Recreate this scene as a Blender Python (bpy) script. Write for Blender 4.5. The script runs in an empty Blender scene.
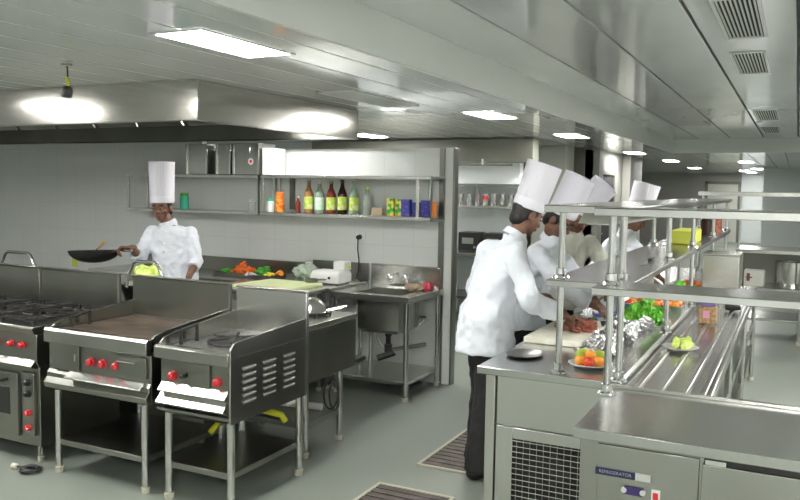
import bpy, bmesh, math, random
from mathutils import Vector, Matrix, Euler
random.seed(7)
S = bpy.context.scene
COL = S.collection
PI = math.pi
V = Vector

# ------------------------------------------------------------------ view
S.view_settings.view_transform = 'Standard'
S.view_settings.look = 'None'
S.view_settings.exposure = 1.55
S.view_settings.gamma = 1.0
S.view_settings.use_curve_mapping = False

# ------------------------------------------------------------------ materials
def mat(name, col, rough=0.5, metal=0.0, trans=0.0, emit=None, es=1.0, spec=None, coat=0.0, ior=None, sub=0.0):
    m = bpy.data.materials.new(name); m.use_nodes = True
    b = m.node_tree.nodes['Principled BSDF']
    b.inputs['Base Color'].default_value = (*col, 1)
    b.inputs['Roughness'].default_value = rough
    b.inputs['Metallic'].default_value = metal
    b.inputs['Transmission Weight'].default_value = trans
    b.inputs['Coat Weight'].default_value = coat
    if ior: b.inputs['IOR'].default_value = ior
    if spec is not None: b.inputs['Specular IOR Level'].default_value = spec
    if emit:
        b.inputs['Emission Color'].default_value = (*emit, 1)
        b.inputs['Emission Strength'].default_value = es
    return m

def noisy(m, scale=(4, 4, 4), detail=4, c1=None, c2=None, bump=0.0, rough=None, lo=.35, hi=.65, nscale=1.0):
    """noise that varies colour (c1..c2), roughness (a,b) and bump"""
    nt = m.node_tree; b = nt.nodes['Principled BSDF']
    tc = nt.nodes.new('ShaderNodeTexCoord'); mp = nt.nodes.new('ShaderNodeMapping')
    mp.inputs['Scale'].default_value = scale
    n = nt.nodes.new('ShaderNodeTexNoise'); n.inputs['Detail'].default_value = detail; n.inputs['Scale'].default_value = nscale
    nt.links.new(tc.outputs['Object'], mp.inputs[0]); nt.links.new(mp.outputs[0], n.inputs['Vector'])
    if c1:
        r = nt.nodes.new('ShaderNodeValToRGB')
        r.color_ramp.elements[0].position = lo; r.color_ramp.elements[1].position = hi
        r.color_ramp.elements[0].color = (*c1, 1); r.color_ramp.elements[1].color = (*c2, 1)
        nt.links.new(n.outputs['Fac'], r.inputs[0]); nt.links.new(r.outputs[0], b.inputs['Base Color'])
    if rough:
        mr = nt.nodes.new('ShaderNodeMapRange'); mr.inputs['To Min'].default_value = rough[0]; mr.inputs['To Max'].default_value = rough[1]
        mr.inputs['From Min'].default_value = .3; mr.inputs['From Max'].default_value = .7
        nt.links.new(n.outputs['Fac'], mr.inputs[0]); nt.links.new(mr.outputs[0], b.inputs['Roughness'])
    if bump:
        bp = nt.nodes.new('ShaderNodeBump'); bp.inputs['Strength'].default_value = bump; bp.inputs['Distance'].default_value = 0.01
        nt.links.new(n.outputs['Fac'], bp.inputs['Height']); nt.links.new(bp.outputs[0], b.inputs['Normal'])
    return m

M = {}
M['steel'] = noisy(mat('brushed steel', (.60, .60, .575), .25, 1), (2.2, 2.2, .5), 1, (.58, .58, .55), (.63, .63, .60), .8)
M['steel_h'] = noisy(mat('brushed steel worktop', (.55, .55, .53), .24, 1), (2, 2, 2), 2, (.50, .50, .49), (.56, .56, .54), 0)
M['steel_dark'] = noisy(mat('dirty steel with dark reflections', (.34, .34, .31), .30, 1), (2.5, 2.5, 1), 1, (.24, .24, .215), (.30, .30, .27), .8)  # dirty steel; dark reflections are also put into the base colour
M['steel_mid'] = noisy(mat('steel sheet with dim reflections', (.4, .4, .37), .27, 1), (2.5, 2.5, .8), 1, (.38, .38, .35), (.45, .45, .42), .8)  # base colour darkened to stand for dim reflections on the refrigerated counter
M['steel_hood'] = noisy(mat('hood sheet steel', (.5, .48, .44), .24, 1), (1.2, 1.2, .6), 1, (.44, .425, .39), (.55, .53, .49), .5, (.12, .18))
M['chrome'] = mat('polished chrome', (.8, .8, .8), .12, 1)
M['tube'] = noisy(mat('polished steel tube', (.62, .62, .60), .2, 1), (5, 5, 5), 2, None, None, 0, (.15, .25))
M['black'] = mat('black plastic', (.02, .02, .02), .4)
M['iron'] = noisy(mat('black cast iron', (.02, .02, .02), .6), (30, 30, 30), 3, (.008, .008, .008), (.022, .020, .018), .15)
M['red'] = mat('red plastic knob', (.62, .02, .03), .3, coat=.5)
M['white_pl'] = mat('white plastic', (.82, .82, .80), .35)
M['cloth'] = noisy(mat('white cotton jacket', (.80, .83, .90), .85), (9, 9, 3.5), 2, None, None, 1.0)
M['cloth_cream'] = noisy(mat('greyish cream cotton shirt', (.62, .62, .55), .85), (9, 9, 3.5), 2, None, None, 1.0)
M['hat'] = noisy(mat('white paper hat', (.84, .82, .90), .8), (8, 8, 1), 2, None, None, .05)
M['skin'] = noisy(mat('brown skin', (.20, .095, .06), .5), (12, 12, 12), 3, (.17, .08, .05), (.25, .125, .08), .03)
M['hair'] = noisy(mat('black hair', (.012, .01, .01), .5), (90, 90, 20), 3, None, None, .3)
M['trouser'] = mat('black trousers', (.018, .017, .018), .85)
M['shoe'] = mat('black leather', (.012, .012, .012), .4)
M['eye'] = mat('eye white', (.35, .32, .28), .25)
M['lip'] = mat('lips', (.22, .08, .07), .5)
M['board'] = noisy(mat('pale yellow green board', (.72, .80, .42), .5), (20, 20, 20), 2, (.70, .78, .40), (.78, .84, .50))
M['board_w'] = noisy(mat('cream cutting board', (.72, .70, .58), .5), (20, 20, 20), 3, (.66, .63, .50), (.78, .76, .66))
M['griddle'] = noisy(mat('browned griddle plate', (.12, .085, .06), .45, .4), (5, 9, 5), 4, (.06, .045, .035), (.15, .11, .08), .03)
M['spatter'] = noisy(mat('spattered dark steel', (.2, .2, .19), .4, .8), (60, 60, 60), 3, (.10, .10, .10), (.28, .28, .27), .1)
M['carrot'] = mat('carrot orange', (.80, .17, .02), .45)
M['green'] = mat('green pepper', (.06, .30, .03), .45)
M['lettuce'] = noisy(mat('bright lettuce leaf', (.12, .50, .03), .5), (20, 20, 20), 3, (.09, .42, .03), (.32, .78, .10))
M['cabbage'] = noisy(mat('pale yellow green leaf', (.6, .72, .12), .5), (25, 25, 25), 3, (.42, .58, .06), (.78, .85, .30), .2)
M['tomato'] = mat('ripe tomato', (.72, .07, .02), .25, coat=.4)
M['orange'] = mat('orange fruit', (.85, .30, .02), .35, coat=.2)
M['mango'] = noisy(mat('green mango', (.38, .48, .04), .35), (14, 14, 14), 2, (.22, .38, .02), (.62, .58, .06))
M['onion'] = mat('white onion', (.75, .68, .70), .4)
M['lemon'] = mat('yellow pepper', (.85, .65, .03), .35)
M['meat'] = noisy(mat('raw meat', (.35, .10, .07), .35), (30, 30, 30), 3, (.20, .045, .03), (.42, .15, .10), .3)
M['plate'] = mat('pressed silver card', (.75, .75, .74), .3, .5)
M['foil'] = noisy(mat('crumpled aluminium foil', (.75, .75, .75), .22, 1), (40, 40, 40), 4, None, None, 1.0)
M['bag'] = noisy(mat('clear plastic bag', (.85, .92, .87), .2, 0, .55, ior=1.1), (25, 25, 25), 3, None, None, .9)
M['yellow'] = mat('yellow plastic', (.70, .74, .10), .4)
M['hose'] = mat('yellow gas hose', (.55, .55, .02), .45)
M['blue'] = mat('blue plastic', (.03, .12, .45), .4)
M['wood'] = mat('pale wood', (.55, .36, .14), .5)
M['brown'] = noisy(mat('brown biscuits', (.42, .25, .12), .5), (60, 60, 60), 2, (.32, .18, .08), (.6, .38, .2), .4)
M['purple'] = mat('purple film', (.22, .16, .42), .35)
M['pinklab'] = mat('pink paper', (.75, .35, .5), .5)
M['navy'] = mat('dark blue label', (.02, .018, .07), .4)
M['silver'] = mat('silver label', (.6, .6, .58), .35)
M['lab_text'] = mat('grey lettering', (.35, .35, .48), .5)
M['violet'] = mat('violet switch', (.045, .025, .13), .35)
M['cardred'] = mat('red label', (.7, .04, .04), .5)
M['dark'] = mat('dark interior', (.02, .02, .02), .8)
M['grout'] = mat('ceiling joint', (.10, .105, .10), .6)
M['rubber'] = noisy(mat('pale rubber foot', (.5, .48, .38), .7), (20, 20, 20), 2)
M['grate'] = noisy(mat('dirty drain grating', (.12, .095, .085), .6, .3), (8, 30, 8), 3, (.07, .058, .05), (.15, .125, .11), .2)
M['lamp'] = mat('lamp diffuser', (1, 1, 1), .5, emit=(1, .985, .95), es=26)
M['hlamp'] = mat('hood lamp lens', (1, 1, 1), .5, emit=(1, .98, .94), es=60)
M['paint'] = noisy(mat('grey painted wall', (.34, .34, .31), .6), (1, 1, 1), 3, (.31, .31, .28), (.37, .37, .34))
M['olive'] = noisy(mat('olive grey fascia', (.20, .20, .17), .5), (1, 1, 1), 3, (.18, .18, .15), (.23, .23, .19))
M['whitepanel'] = mat('white wall cladding', (.72, .76, .76), .35)
M['column'] = mat('pale column', (.55, .56, .50), .3)
M['beam'] = noisy(mat('painted bulkhead', (.70, .72, .68), .4), (.6, .6, .6), 3, (.70, .72, .68), (.74, .76, .72))
M['glassclear'] = mat('clear glass', (.85, .92, .88), .06, 0, .8, ior=1.45)
M['glassbrown'] = mat('dark brown glass', (.035, .012, .008), .08, 0, .15)
M['sauce'] = mat('red brown sauce', (.20, .035, .025), .15)
M['vinegar'] = mat('pale brown vinegar', (.36, .19, .09), .12, 0, .1)
M['oil'] = mat('pale green bottle', (.35, .48, .36), .1, 0, .3)
M['paleglass'] = mat('pale clear glass', (.50, .56, .50), .08, 0, .4)
M['lime'] = mat('lime green cap', (.55, .80, .05), .4)
M['labely'] = noisy(mat('yellow green label', (.65, .75, .05), .5), (25, 25, 25), 1, (.72, .70, .40), (.45, .66, .04), lo=.45, hi=.55)
M['labelw'] = noisy(mat('mint white label', (.60, .80, .66), .5), (25, 25, 25), 1, (.55, .78, .62), (.75, .85, .78))
M['teal'] = mat('teal cap', (.05, .45, .30), .4)
M['orangelab'] = noisy(mat('orange label', (.75, .18, .03), .4), (30, 30, 30), 1, (.75, .12, .02), (.8, .38, .04), lo=.45, hi=.55)
M['bluebox'] = noisy(mat('dark blue carton', (.07, .07, .35), .45), (40, 40, 40), 1, (.05, .06, .34), (.22, .12, .40), lo=.56, hi=.66)
M['greenbox'] = noisy(mat('green and yellow carton', (.1, .45, .08), .45), (30, 30, 30), 1, (.04, .40, .06), (.85, .72, .12), lo=.45, hi=.52)
M['orangebox'] = mat('orange carton', (.85, .25, .03), .45)
M['brass'] = mat('brass', (.5, .35, .1), .3, 1)
M['terra'] = noisy(mat('beige cloth', (.42, .33, .23), .8), (20, 20, 20), 2, None, None, .4)
M['pinkcloth'] = mat('red pink cloth', (.6, .08, .12), .7)

def floor_mat():
    m = noisy(mat('painted concrete floor', (.3, .32, .28), .4), (.9, .9, .9), 6, (.175, .20, .175), (.255, .28, .24), .03, (.28, .5), .3, .7)
    return m
M['floor'] = floor_mat()

def tile_mat(name, c1, c2, grout, w=.3, h=.3, rough=.18):
    m = mat(name, c1, rough); nt = m.node_tree; b = nt.nodes['Principled BSDF']
    tc = nt.nodes.new('ShaderNodeTexCoord'); sep = nt.nodes.new('ShaderNodeSeparateXYZ'); cb = nt.nodes.new('ShaderNodeCombineXYZ')
    ad = nt.nodes.new('ShaderNodeMath'); ad.operation = 'ADD'
    br = nt.nodes.new('ShaderNodeTexBrick'); br.offset = 0
    for k, v in (('Scale', 1), ('Mortar Size', .0016), ('Brick Width', w), ('Row Height', h), ('Bias', 0), ('Mortar Smooth', .1)): br.inputs[k].default_value = v
    br.inputs['Color1'].default_value = (*c1, 1); br.inputs['Color2'].default_value = (*c2, 1); br.inputs['Mortar'].default_value = (*grout, 1)
    nt.links.new(tc.outputs['Object'], sep.inputs[0])
    nt.links.new(sep.outputs['X'], ad.inputs[0]); nt.links.new(sep.outputs['Y'], ad.inputs[1])
    nt.links.new(ad.outputs[0], cb.inputs['X']); nt.links.new(sep.outputs['Z'], cb.inputs['Y'])
    nt.links.new(cb.outputs[0], br.inputs['Vector']); nt.links.new(br.outputs['Color'], b.inputs['Base Color'])
    bp = nt.nodes.new('ShaderNodeBump'); bp.inputs['Strength'].default_value = .15; bp.inputs['Distance'].default_value = .002; bp.invert = True
    nt.links.new(br.outputs['Fac'], bp.inputs['Height']); nt.links.new(bp.outputs[0], b.inputs['Normal'])
    return m
M['tile'] = tile_mat('white glazed tile', (.74, .765, .745), (.72, .745, .725), (.60, .62, .59))
M['plank'] = noisy(mat('glossy aluminium ceiling strip', (.50, .52, .50), .22, .08, coat=.4), (3, 1.0, 3), 2, (.74, .765, .74), (.78, .805, .78), .03, (.08, .15))

# ------------------------------------------------------------------ mesh builder
ORG = {}
def org(o): return ORG.get(o.name, V((0, 0, 0))) if o else V((0, 0, 0))

class MB:
    def __init__(s): s.bm = bmesh.new()
    def box(s, x0, x1, y0, y1, z0, z1):
        v = [s.bm.verts.new(p) for p in ((x0,y0,z0),(x1,y0,z0),(x1,y1,z0),(x0,y1,z0),(x0,y0,z1),(x1,y0,z1),(x1,y1,z1),(x0,y1,z1))]
        for f in ((0,3,2,1),(4,5,6,7),(0,1,5,4),(1,2,6,5),(2,3,7,6),(3,0,4,7)): s.bm.faces.new([v[i] for i in f])
        return s
    def ring(s, c, u, w, ru, rw, seg, f=None):
        r = []
        for i in range(seg):
            a = 2*PI*i/seg; k = f(a) if f else 1
            r.append(s.bm.verts.new(c + u*(math.cos(a)*ru*k) + w*(math.sin(a)*rw*k)))
        return r
    def bridge(s, a, b):
        n = len(a)
        for i in range(n): s.bm.faces.new((a[i], a[(i+1) % n], b[(i+1) % n], b[i]))
    def cyl(s, p, q, r0, r1=None, seg=16, caps=True):
        p, q = V(p), V(q); r1 = r0 if r1 is None else r1
        d = (q-p).normalized(); u = d.orthogonal().normalized(); w = d.cross(u)
        a = s.ring(p, u, w, r0, r0, seg); b = s.ring(q, u, w, r1, r1, seg); s.bridge(a, b)
        if caps: s.bm.faces.new(a[::-1]); s.bm.faces.new(b)
        return s
    def tube(s, pts, r, seg=8, closed=False):
        pts = [V(p) for p in pts]; n = len(pts); rings = []
        u = None
        for i, p in enumerate(pts):
            if closed: d = (pts[(i+1) % n]-pts[i-1])
            else: d = pts[min(i+1, n-1)]-pts[max(i-1, 0)]
            d.normalize()
            if u is None: u = d.orthogonal().normalized()
            u = (u - d*u.dot(d)).normalized(); w = d.cross(u)
            rr = r[i] if isinstance(r, (list, tuple)) else r
            rings.append(s.ring(p, u, w, rr, rr, seg))
        for i in range(n-1): s.bridge(rings[i], rings[i+1])
        if closed: s.bridge(rings[-1], rings[0])
        else: s.bm.faces.new(rings[0][::-1]); s.bm.faces.new(rings[-1])
        return s
    def lathe(s, prof, c=(0, 0, 0), seg=24, m=None, f=None, sx=1, sy=1):
        m = m or Matrix.Identity(3); c = V(c); rings = []
        X, Y, Z = m @ V((1,0,0)), m @ V((0,1,0)), m @ V((0,0,1))
        for r, z in prof:
            if r < 1e-5: rings.append([s.bm.verts.new(c+Z*z)])
            else: rings.append(s.ring(c+Z*z, X, Y, r*sx, r*sy, seg, f))
        for a, b in zip(rings, rings[1:]):
            if len(a) == 1 and len(b) == 1: continue
            if len(a) == 1:
                for i in range(seg): s.bm.faces.new((a[0], b[(i+1) % seg], b[i]))
            elif len(b) == 1:
                for i in range(seg): s.bm.faces.new((a[i], a[(i+1) % seg], b[0]))
            else: s.bridge(a, b)
        return s
    def prism(s, poly, ax, a, b):
        def P(u, v, t): return (t, u, v) if ax == 'x' else (u, t, v) if ax == 'y' else (u, v, t)
        A = [s.bm.verts.new(P(u, v, a)) for u, v in poly]; B = [s.bm.verts.new(P(u, v, b)) for u, v in poly]
        n = len(poly)
        for i in range(n): s.bm.faces.new((A[i], A[(i+1) % n], B[(i+1) % n], B[i]))
        s.bm.faces.new(A[::-1]); s.bm.faces.new(B)
        return s
    def ball(s, c, rx, ry=None, rz=None, m=None, seg=12, f=None):
        ry = rx if ry is None else ry; rz = rx if rz is None else rz
        vs = bmesh.ops.create_uvsphere(s.bm, u_segments=seg, v_segments=max(6, seg*2//3), radius=1)['verts']
        m = m or Matrix.Identity(3)
        for v in vs:
            k = f(v.co) if f else 1
            v.co = V(c) + m @ V((v.co.x*rx*k, v.co.y*ry*k, v.co.z*rz*k))
        return s
    def cap(s, p, q, r0, r1=None, seg=10):
        r1 = r0 if r1 is None else r1
        s.cyl(p, q, r0, r1, seg); s.ball(p, r0, seg=seg); s.ball(q, r1, seg=seg)
        return s
    def loft(s, rows, seg=20):
        """rows: (centre, u dir, ru, w dir, rw)"""
        rings = [s.ring(V(c), V(u), V(w), ru, rw, seg) for c, u, ru, w, rw in rows]
        for a, b in zip(rings, rings[1:]): s.bridge(a, b)
        s.bm.faces.new(rings[0][::-1]); s.bm.faces.new(rings[-1]); return s
    def build(s, name, m, parent=None, bevel=0.0, smooth=True, label=None, loc=None, angle=35):
        o_ = org(parent)
        if loc is not None: o_ = V(loc)
        me = bpy.data.meshes.new(name)
        bmesh.ops.recalc_face_normals(s.bm, faces=s.bm.faces)
        if o_.length: bmesh.ops.translate(s.bm, verts=s.bm.verts, vec=-o_)
        s.bm.to_mesh(me); s.bm.free()
        me.materials.append(M[m] if isinstance(m, str) else m)
        if smooth:
            me.polygons.foreach_set('use_smooth', [True]*len(me.polygons))
            me.set_sharp_from_angle(angle=math.radians(angle))
        o = bpy.data.objects.new(name, me); COL.objects.link(o)
        if parent: o.parent = parent; ORG[o.name] = o_
        elif loc is not None: o.location = V(loc); ORG[o.name] = V(loc)
        if bevel:
            b = o.modifiers.new('bevel', 'BEVEL'); b.width = bevel; b.segments = 2; b.limit_method = 'ANGLE'; b.angle_limit = math.radians(50)
        if label: o['label'] = label
        return o

def tag(o, label, cat, group=None, kind=None):
    o['label'] = label; o['category'] = cat
    if group: o['group'] = group
    if kind: o['kind'] = kind
    return o
def thing(name, label, cat, loc, group=None):
    o = bpy.data.objects.new(name, None); COL.objects.link(o); o.empty_display_size = .1
    o.location = V(loc); ORG[o.name] = V(loc)
    return tag(o, label, cat, group)
def struct(o): o['kind'] = 'structure'; return o
def dup(o, loc=None, rz=None, label=None, parent=None, scale=None):
    c = o.copy(); COL.objects.link(c)
    if parent: c.parent = parent
    for ch in [x for x in S.objects if x.parent == o]: dup(ch, parent=c)
    if loc is not None: c.location = V(loc)
    if rz is not None: c.rotation_euler[2] = rz
    if scale is not None: c.scale = (scale,)*3 if not isinstance(scale, tuple) else scale
    if label: c['label'] = label
    return c
def RZ(a): return Matrix.Rotation(a, 3, 'Z')
def frame(z, x=(1, 0, 0)):
    z = V(z).normalized(); x = V(x); x = (x-z*x.dot(z)).normalized(); y = z.cross(x)
    return Matrix((x, y, z)).transposed()
def text(body, size, c, m, material, parent, name='lettering', depth=.0006):
    cu = bpy.data.curves.new(name, 'FONT'); cu.body = body; cu.size = size; cu.extrude = depth; cu.align_x = 'CENTER'; cu.align_y = 'CENTER'
    t = bpy.data.objects.new('tmp_'+name, cu); COL.objects.link(t)
    dg = bpy.context.evaluated_depsgraph_get(); me = bpy.data.meshes.new_from_object(t.evaluated_get(dg))
    bpy.data.objects.remove(t); me.materials.clear(); me.materials.append(M[material])
    c = V(c)-org(parent)
    for v in me.vertices: v.co = c + m @ v.co
    o = bpy.data.objects.new(name, me); COL.objects.link(o); o.parent = parent; return o
FRONT = Matrix(((1, 0, 0), (0, 0, -1), (0, 1, 0)))   # text plane facing -Y

# ------------------------------------------------------------------ camera
cam = bpy.data.cameras.new('camera'); co = bpy.data.objects.new('camera', cam); COL.objects.link(co); S.camera = co
X = V((0.89393342, 0.44793016, 0.01554386)); Dn = V((0.04891334, -0.06302535, -0.99681257)); F = V((-0.44552276, 0.89184437, -0.07825023))
co.matrix_world = Matrix(((X.x, -Dn.x, -F.x, 0), (X.y, -Dn.y, -F.y, 0), (X.z, -Dn.z, -F.z, 1.72), (0, 0, 0, 1)))
cam.sensor_width = 36; cam.lens = 792.43*36/800; cam.clip_end = 100; cam.clip_start = .05

# ------------------------------------------------------------------ SETTING
HL, HC = 2.40, 2.63      # low ceiling, recessed ceiling
XL, XR, YF, YB = -9.0, 3.2, -2.6, 30.0
def S_(name, mb, m, bevel=0): return struct(mb.build(name, m, None, bevel))
S_('floor', MB().box(XL-.2, XR+.2, YF-.2, YB+.2, -.2, 0), 'floor')
S_('wall_left', MB().box(XL-.15, XL, YF-.15, YB+.15, 0, 2.9), 'tile')
S_('wall_right', MB().box(XR, XR+.15, YF-.15, YB+.15, 0, 2.9), 'tile')
S_('wall_front', MB().box(XL, XR, YF-.15, YF, 0, 2.9), 'tile')
S_('wall_back', MB().box(XL, -1.77, YB, YB+.15, 0, 2.9), 'paint')
S_('wall_back_white', MB().box(-1.77, XR, YB, YB+.15, 0, 2.9), 'whitepanel')
S_('wall_back_side', MB().box(-.86, XR, 24, 24.12, 0, HL), 'whitepanel')
S_('wall_partition', MB().prism([(XL, 0), (-2.66, 0), (-2.66, 2.07), (-5.42, 2.07), (-5.42, HL), (XL, HL)], 'y', 6.33, 6.40), 'tile')
S_('trim_1', MB().box(-2.785, -2.735, 6.312, 6.33, 0, 2.07), 'steel_dark', .003)
S_('trim_2', MB().box(-2.66, -2.645, 6.32, 6.41, 0, 2.07), 'steel_dark', .002)
S_('wall_kitchen', MB().box(XL, -3.36, 10.3, 10.45, 0, HL), 'whitepanel')
S_('wall_corridor', MB().box(-3.15, -3.0, 13.0, 17.5, 0, HL), 'paint')
S_('wall_recess', MB().box(-6.0, -3.15, 13.0, 13.15, 0, HL), 'olive')
S_('wall_column', MB().box(-3.71, -3.19, 12.0, 12.5, 0, HL), 'column', .01)
S_('wall_pillar', MB().box(-3.15, -2.9, 13.0, 13.3, 0, HL), 'paint', .01)
S_('wall_pillar_far', MB().box(-3.0, -2.85, 15.4, 15.8, 0, HL), 'paint', .01)
# ceilings: strips along Y with open joints over a dark backing
def strips(name, x0, x1, y0, y1, z, w, gap=.010, off=0):
    m = MB(); x = x0+off
    if off: m.box(x0, x-gap, y0, y1, z, z+.02)
    while x < x1-.02:
        m.box(x, min(x+w-gap, x1), y0, y1, z, z+.02); x += w
    S_(name, m, 'plank', .003)
    S_('ceiling_backing', MB().box(x0, x1, y0, y1, z+.021, z+.05), 'grout')
strips('ceiling', XL, -2.0, YF, YB, HL, .297, .013)
strips('ceiling_recess', -2.0, XR, YF, 14.6, HC, .503, .017, .457)
strips('ceiling_end', -2.0, XR, 14.6, YB, HL, .297)
S_('trim_3', MB().box(-2.005, -1.985, YF, 14.6, HL-.002, HC+.05), 'beam')
S_('trim_4', MB().box(-1.985, XR, 14.58, 14.605, HL-.002, HC+.05), 'beam')
# far door
dm = MB().box(-2.95, -2.85, YB-.05, YB, 0, 2.12).box(-1.87, -1.77, YB-.05, YB, 0, 2.12).box(-2.95, -1.77, YB-.05, YB, 2.02, 2.12)
d = S_('door_1', dm, 'olive', .004)
MB().box(-2.85, -1.87, YB-.03, YB-.005, 0, 2.02).build('door_panel', 'column', d)
MB().cyl((-2.0, YB-.08, 1.0), (-2.0, YB-.03, 1.0), .02).build('door_handle', 'chrome', d)
dm = MB().box(-3.0, -2.96, 13.35, 13.43, 0, 2.0).box(-3.0, -2.96, 14.55, 14.63, 0, 2.0).box(-3.0, -2.96, 13.35, 14.63, 2.0, 2.06)
d = S_('door_2', dm, 'olive', .003)
MB().box(-2.999, -2.985, 13.43, 14.55, 0, 2.0).build('door_panel', 'dark', d)
MB().cyl((-2.985, 13.5, 1.0), (-2.93, 13.5, 1.0), .02).build('door_handle', 'chrome', d)

# ------------------------------------------------------------------ ceiling lights
def ceiling_light(x, y, z, label, w=.27, l=.68):
    t = thing('ceiling_light', label, 'ceiling light', (x, y, z), 'recessed ceiling lights')
    f = MB(); a, b = w/2+.02, l/2+.02
    f.box(x-a, x+a, y-b, y-l/2, z-.008, z-.001).box(x-a, x+a, y+l/2, y+b, z-.008, z-.001)
    f.box(x-a, x-w/2, y-l/2, y+l/2, z-.008, z-.001).box(x+w/2, x+a, y-l/2, y+l/2, z-.008, z-.001)
    f.build('frame', 'white_pl', t, .001)
    MB().box(x-w/2, x+w/2, y-l/2, y+l/2, z-.005, z-.001).build('diffuser', 'lamp', t)
    return t
ceiling_light(-2.50, 3.10, HL, 'bright rectangular ceiling light at upper left, nearest of all')
ceiling_light(-2.56, 6.95, HL, 'second ceiling light from the camera, just beyond the tiled partition')
ceiling_light(-2.56, 9.90, HL, 'third ceiling light from the camera, above the leaning paper hats')
ceiling_light(-2.62, 14.5, HL, 'fourth ceiling light along the bulkhead, left of the recessed ceiling corner')
ceiling_light(-2.52, 18.3, HL, 'fifth small ceiling light, above the farthest paper hat')
ceiling_light(-2.62, 23.6, HL, 'farthest small ceiling light of the left row')
ceiling_light(-1.05, 19.0, HL, 'nearer ceiling light of the distant right row')
ceiling_light(-1.06, 24.4, HL, 'slim ceiling light behind the nearer one of the distant right row')
ceiling_light(-1.50, 26.5, HL, 'tiny ceiling light low in the far distance at right, left one of its pair')
ceiling_light(-1.40, 28.6, HL, 'tiny ceiling light low in the far distance at right, right one of its pair')
ceiling_light(-5.10, 9.20, HL, 'thin bright ceiling light just right of the extractor hood end')
ceiling_light(-2.50, -.60, HL, 'added unseen ceiling light behind the camera on the left')  # unseen lamp added for brightness and reflections
ceiling_light(-6.5, -.4, HL, 'added unseen ceiling light behind the camera at far left')  # added lamp, out of view, for the steel fronts to reflect
ceiling_light(-4.50, 2.40, HL, 'ceiling light just out of frame left, before the cooking ranges')
ceiling_light(-6.0, 2.9, HL, 'ceiling light out of frame left, in front of the extractor hood')
ceiling_light(1.3, 2.8, HC, 'added unseen ceiling light out of frame right of the refrigerated counter', w=.6, l=.9)  # unseen lamp, added and enlarged so floor bounce lifts the recessed ceiling
ceiling_light(1.3, 7.0, HC, 'added unseen ceiling light out of frame right, farther along the aisle', w=.6, l=.9)  # another added lamp out of view, enlarged for more bounced light
ceiling_light(.75, 11.0, HC, 'added unseen ceiling light out of frame right, by the far work table')  # added unseen lamp that brightens the right counters
ceiling_light(.3, -1.2, HC, 'added unseen ceiling light behind the camera on the right', w=.6, l=.9)  # added fill lamp, never in view

def vent(x0, x1, y0, y1, z, label, n=9, open_=True):
    t = thing('ceiling_vent', label, 'ceiling vent', ((x0+x1)/2, (y0+y1)/2, z), 'louvred ceiling vents')
    b = .018; f = MB()
    f.box(x0-b, x0, y0-b, y1+b, z-.010, z-.001).box(x1, x1+b, y0-b, y1+b, z-.010, z-.001)
    f.box(x0, x1, y0-b, y0, z-.010, z-.001).box(x0, x1, y1, y1+b, z-.010, z-.001).build('frame', 'white_pl', t, .002)
    MB().box(x0, x1, y0, y1, z-.0025, z-.001).build('backing', 'dark', t)
    sl = MB(); st = (x1-x0)/n
    for i in range(n):
        sl.box(x0+st*(i+.28), x0+st*(i+.72), y0, y1, z-.009, z-.003)
    sl.build('slats', 'beam', t)
vent(-.405, -.218, 4.08, 5.09, HC, 'large louvred ceiling vent at upper right, nearest of the row')
vent(-.430, -.245, 5.66, 6.62, HC, 'second louvred ceiling vent from the camera, dull olive slats')
vent(-.475, -.26, 9.6, 10.9, HC, 'third small louvred vent of the recessed ceiling')
vent(-.50, -.29, 11.95, 13.2, HC, 'farthest small louvred vent of the recessed ceiling')
vent(-3.12, -2.84, 4.9, 5.95, HL, 'flush louvred vent in the low ceiling beside the extractor hood')
vent(-1.0, -.6, 21.3, 22.0, HL, 'tiny distant vent above the white cladding at right')

# pendant
t = thing('pendant_socket', 'black lamp holder hanging on a cord in front of the extractor hood', 'lamp holder', (-3.79, 3.27, HL))
px, py = -3.79, 3.27
MB().cyl((px, py, HL), (px, py, HL-.012), .03).build('ceiling_rose', 'steel_dark', t)
MB().tube([(px, py, HL-.01), (px+.003, py, HL-.05), (px, py, 2.27)], .004).build('cord', 'black', t)
MB().cyl((px, py, 2.325), (px+.004, py, 2.27), .009, .011).build('cable_gland', 'hose', t, label='yellow tape wrapped over the cord end')
MB().lathe([(.0, .0), (.012, 0), (.026, -.012), (.031, -.03), (.031, -.062), (.025, -.068), (.0, -.055)], (px+.006, py, 2.275), 16, m=frame((.25, 0, 1))).build('socket', 'black', t)

# ------------------------------------------------------------------ extractor hood
hx1, hx0, hy0, hy1, hz0 = -3.48, -8.2, 4.02, 6.11, 2.137
t = thing('extractor_hood', 'large stainless steel extractor hood hanging from ceiling over the stoves', 'extractor hood', ((hx0+hx1)/2, (hy0+hy1)/2, hz0))
MB().box(hx0, hx1, hy0, hy0+.012, hz0, HL-.002).build('front_panel', 'steel_hood', t, .002)
MB().box(hx1-.012, hx1, hy0+.012, hy1, hz0, HL-.002).build('end_panel', 'steel_hood', t, .002)
MB().box(hx0, hx0+.012, hy0+.012, hy1, hz0, HL-.002).build('end_panel', 'steel_hood', t, .002)
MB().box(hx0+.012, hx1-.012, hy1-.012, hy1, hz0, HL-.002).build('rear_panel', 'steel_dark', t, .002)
MB().box(hx0+.012, hx1-.012, hy0+.012, hy1-.012, HL-.02, HL-.004).build('inner_ceiling', 'steel_dark', t)
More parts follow.
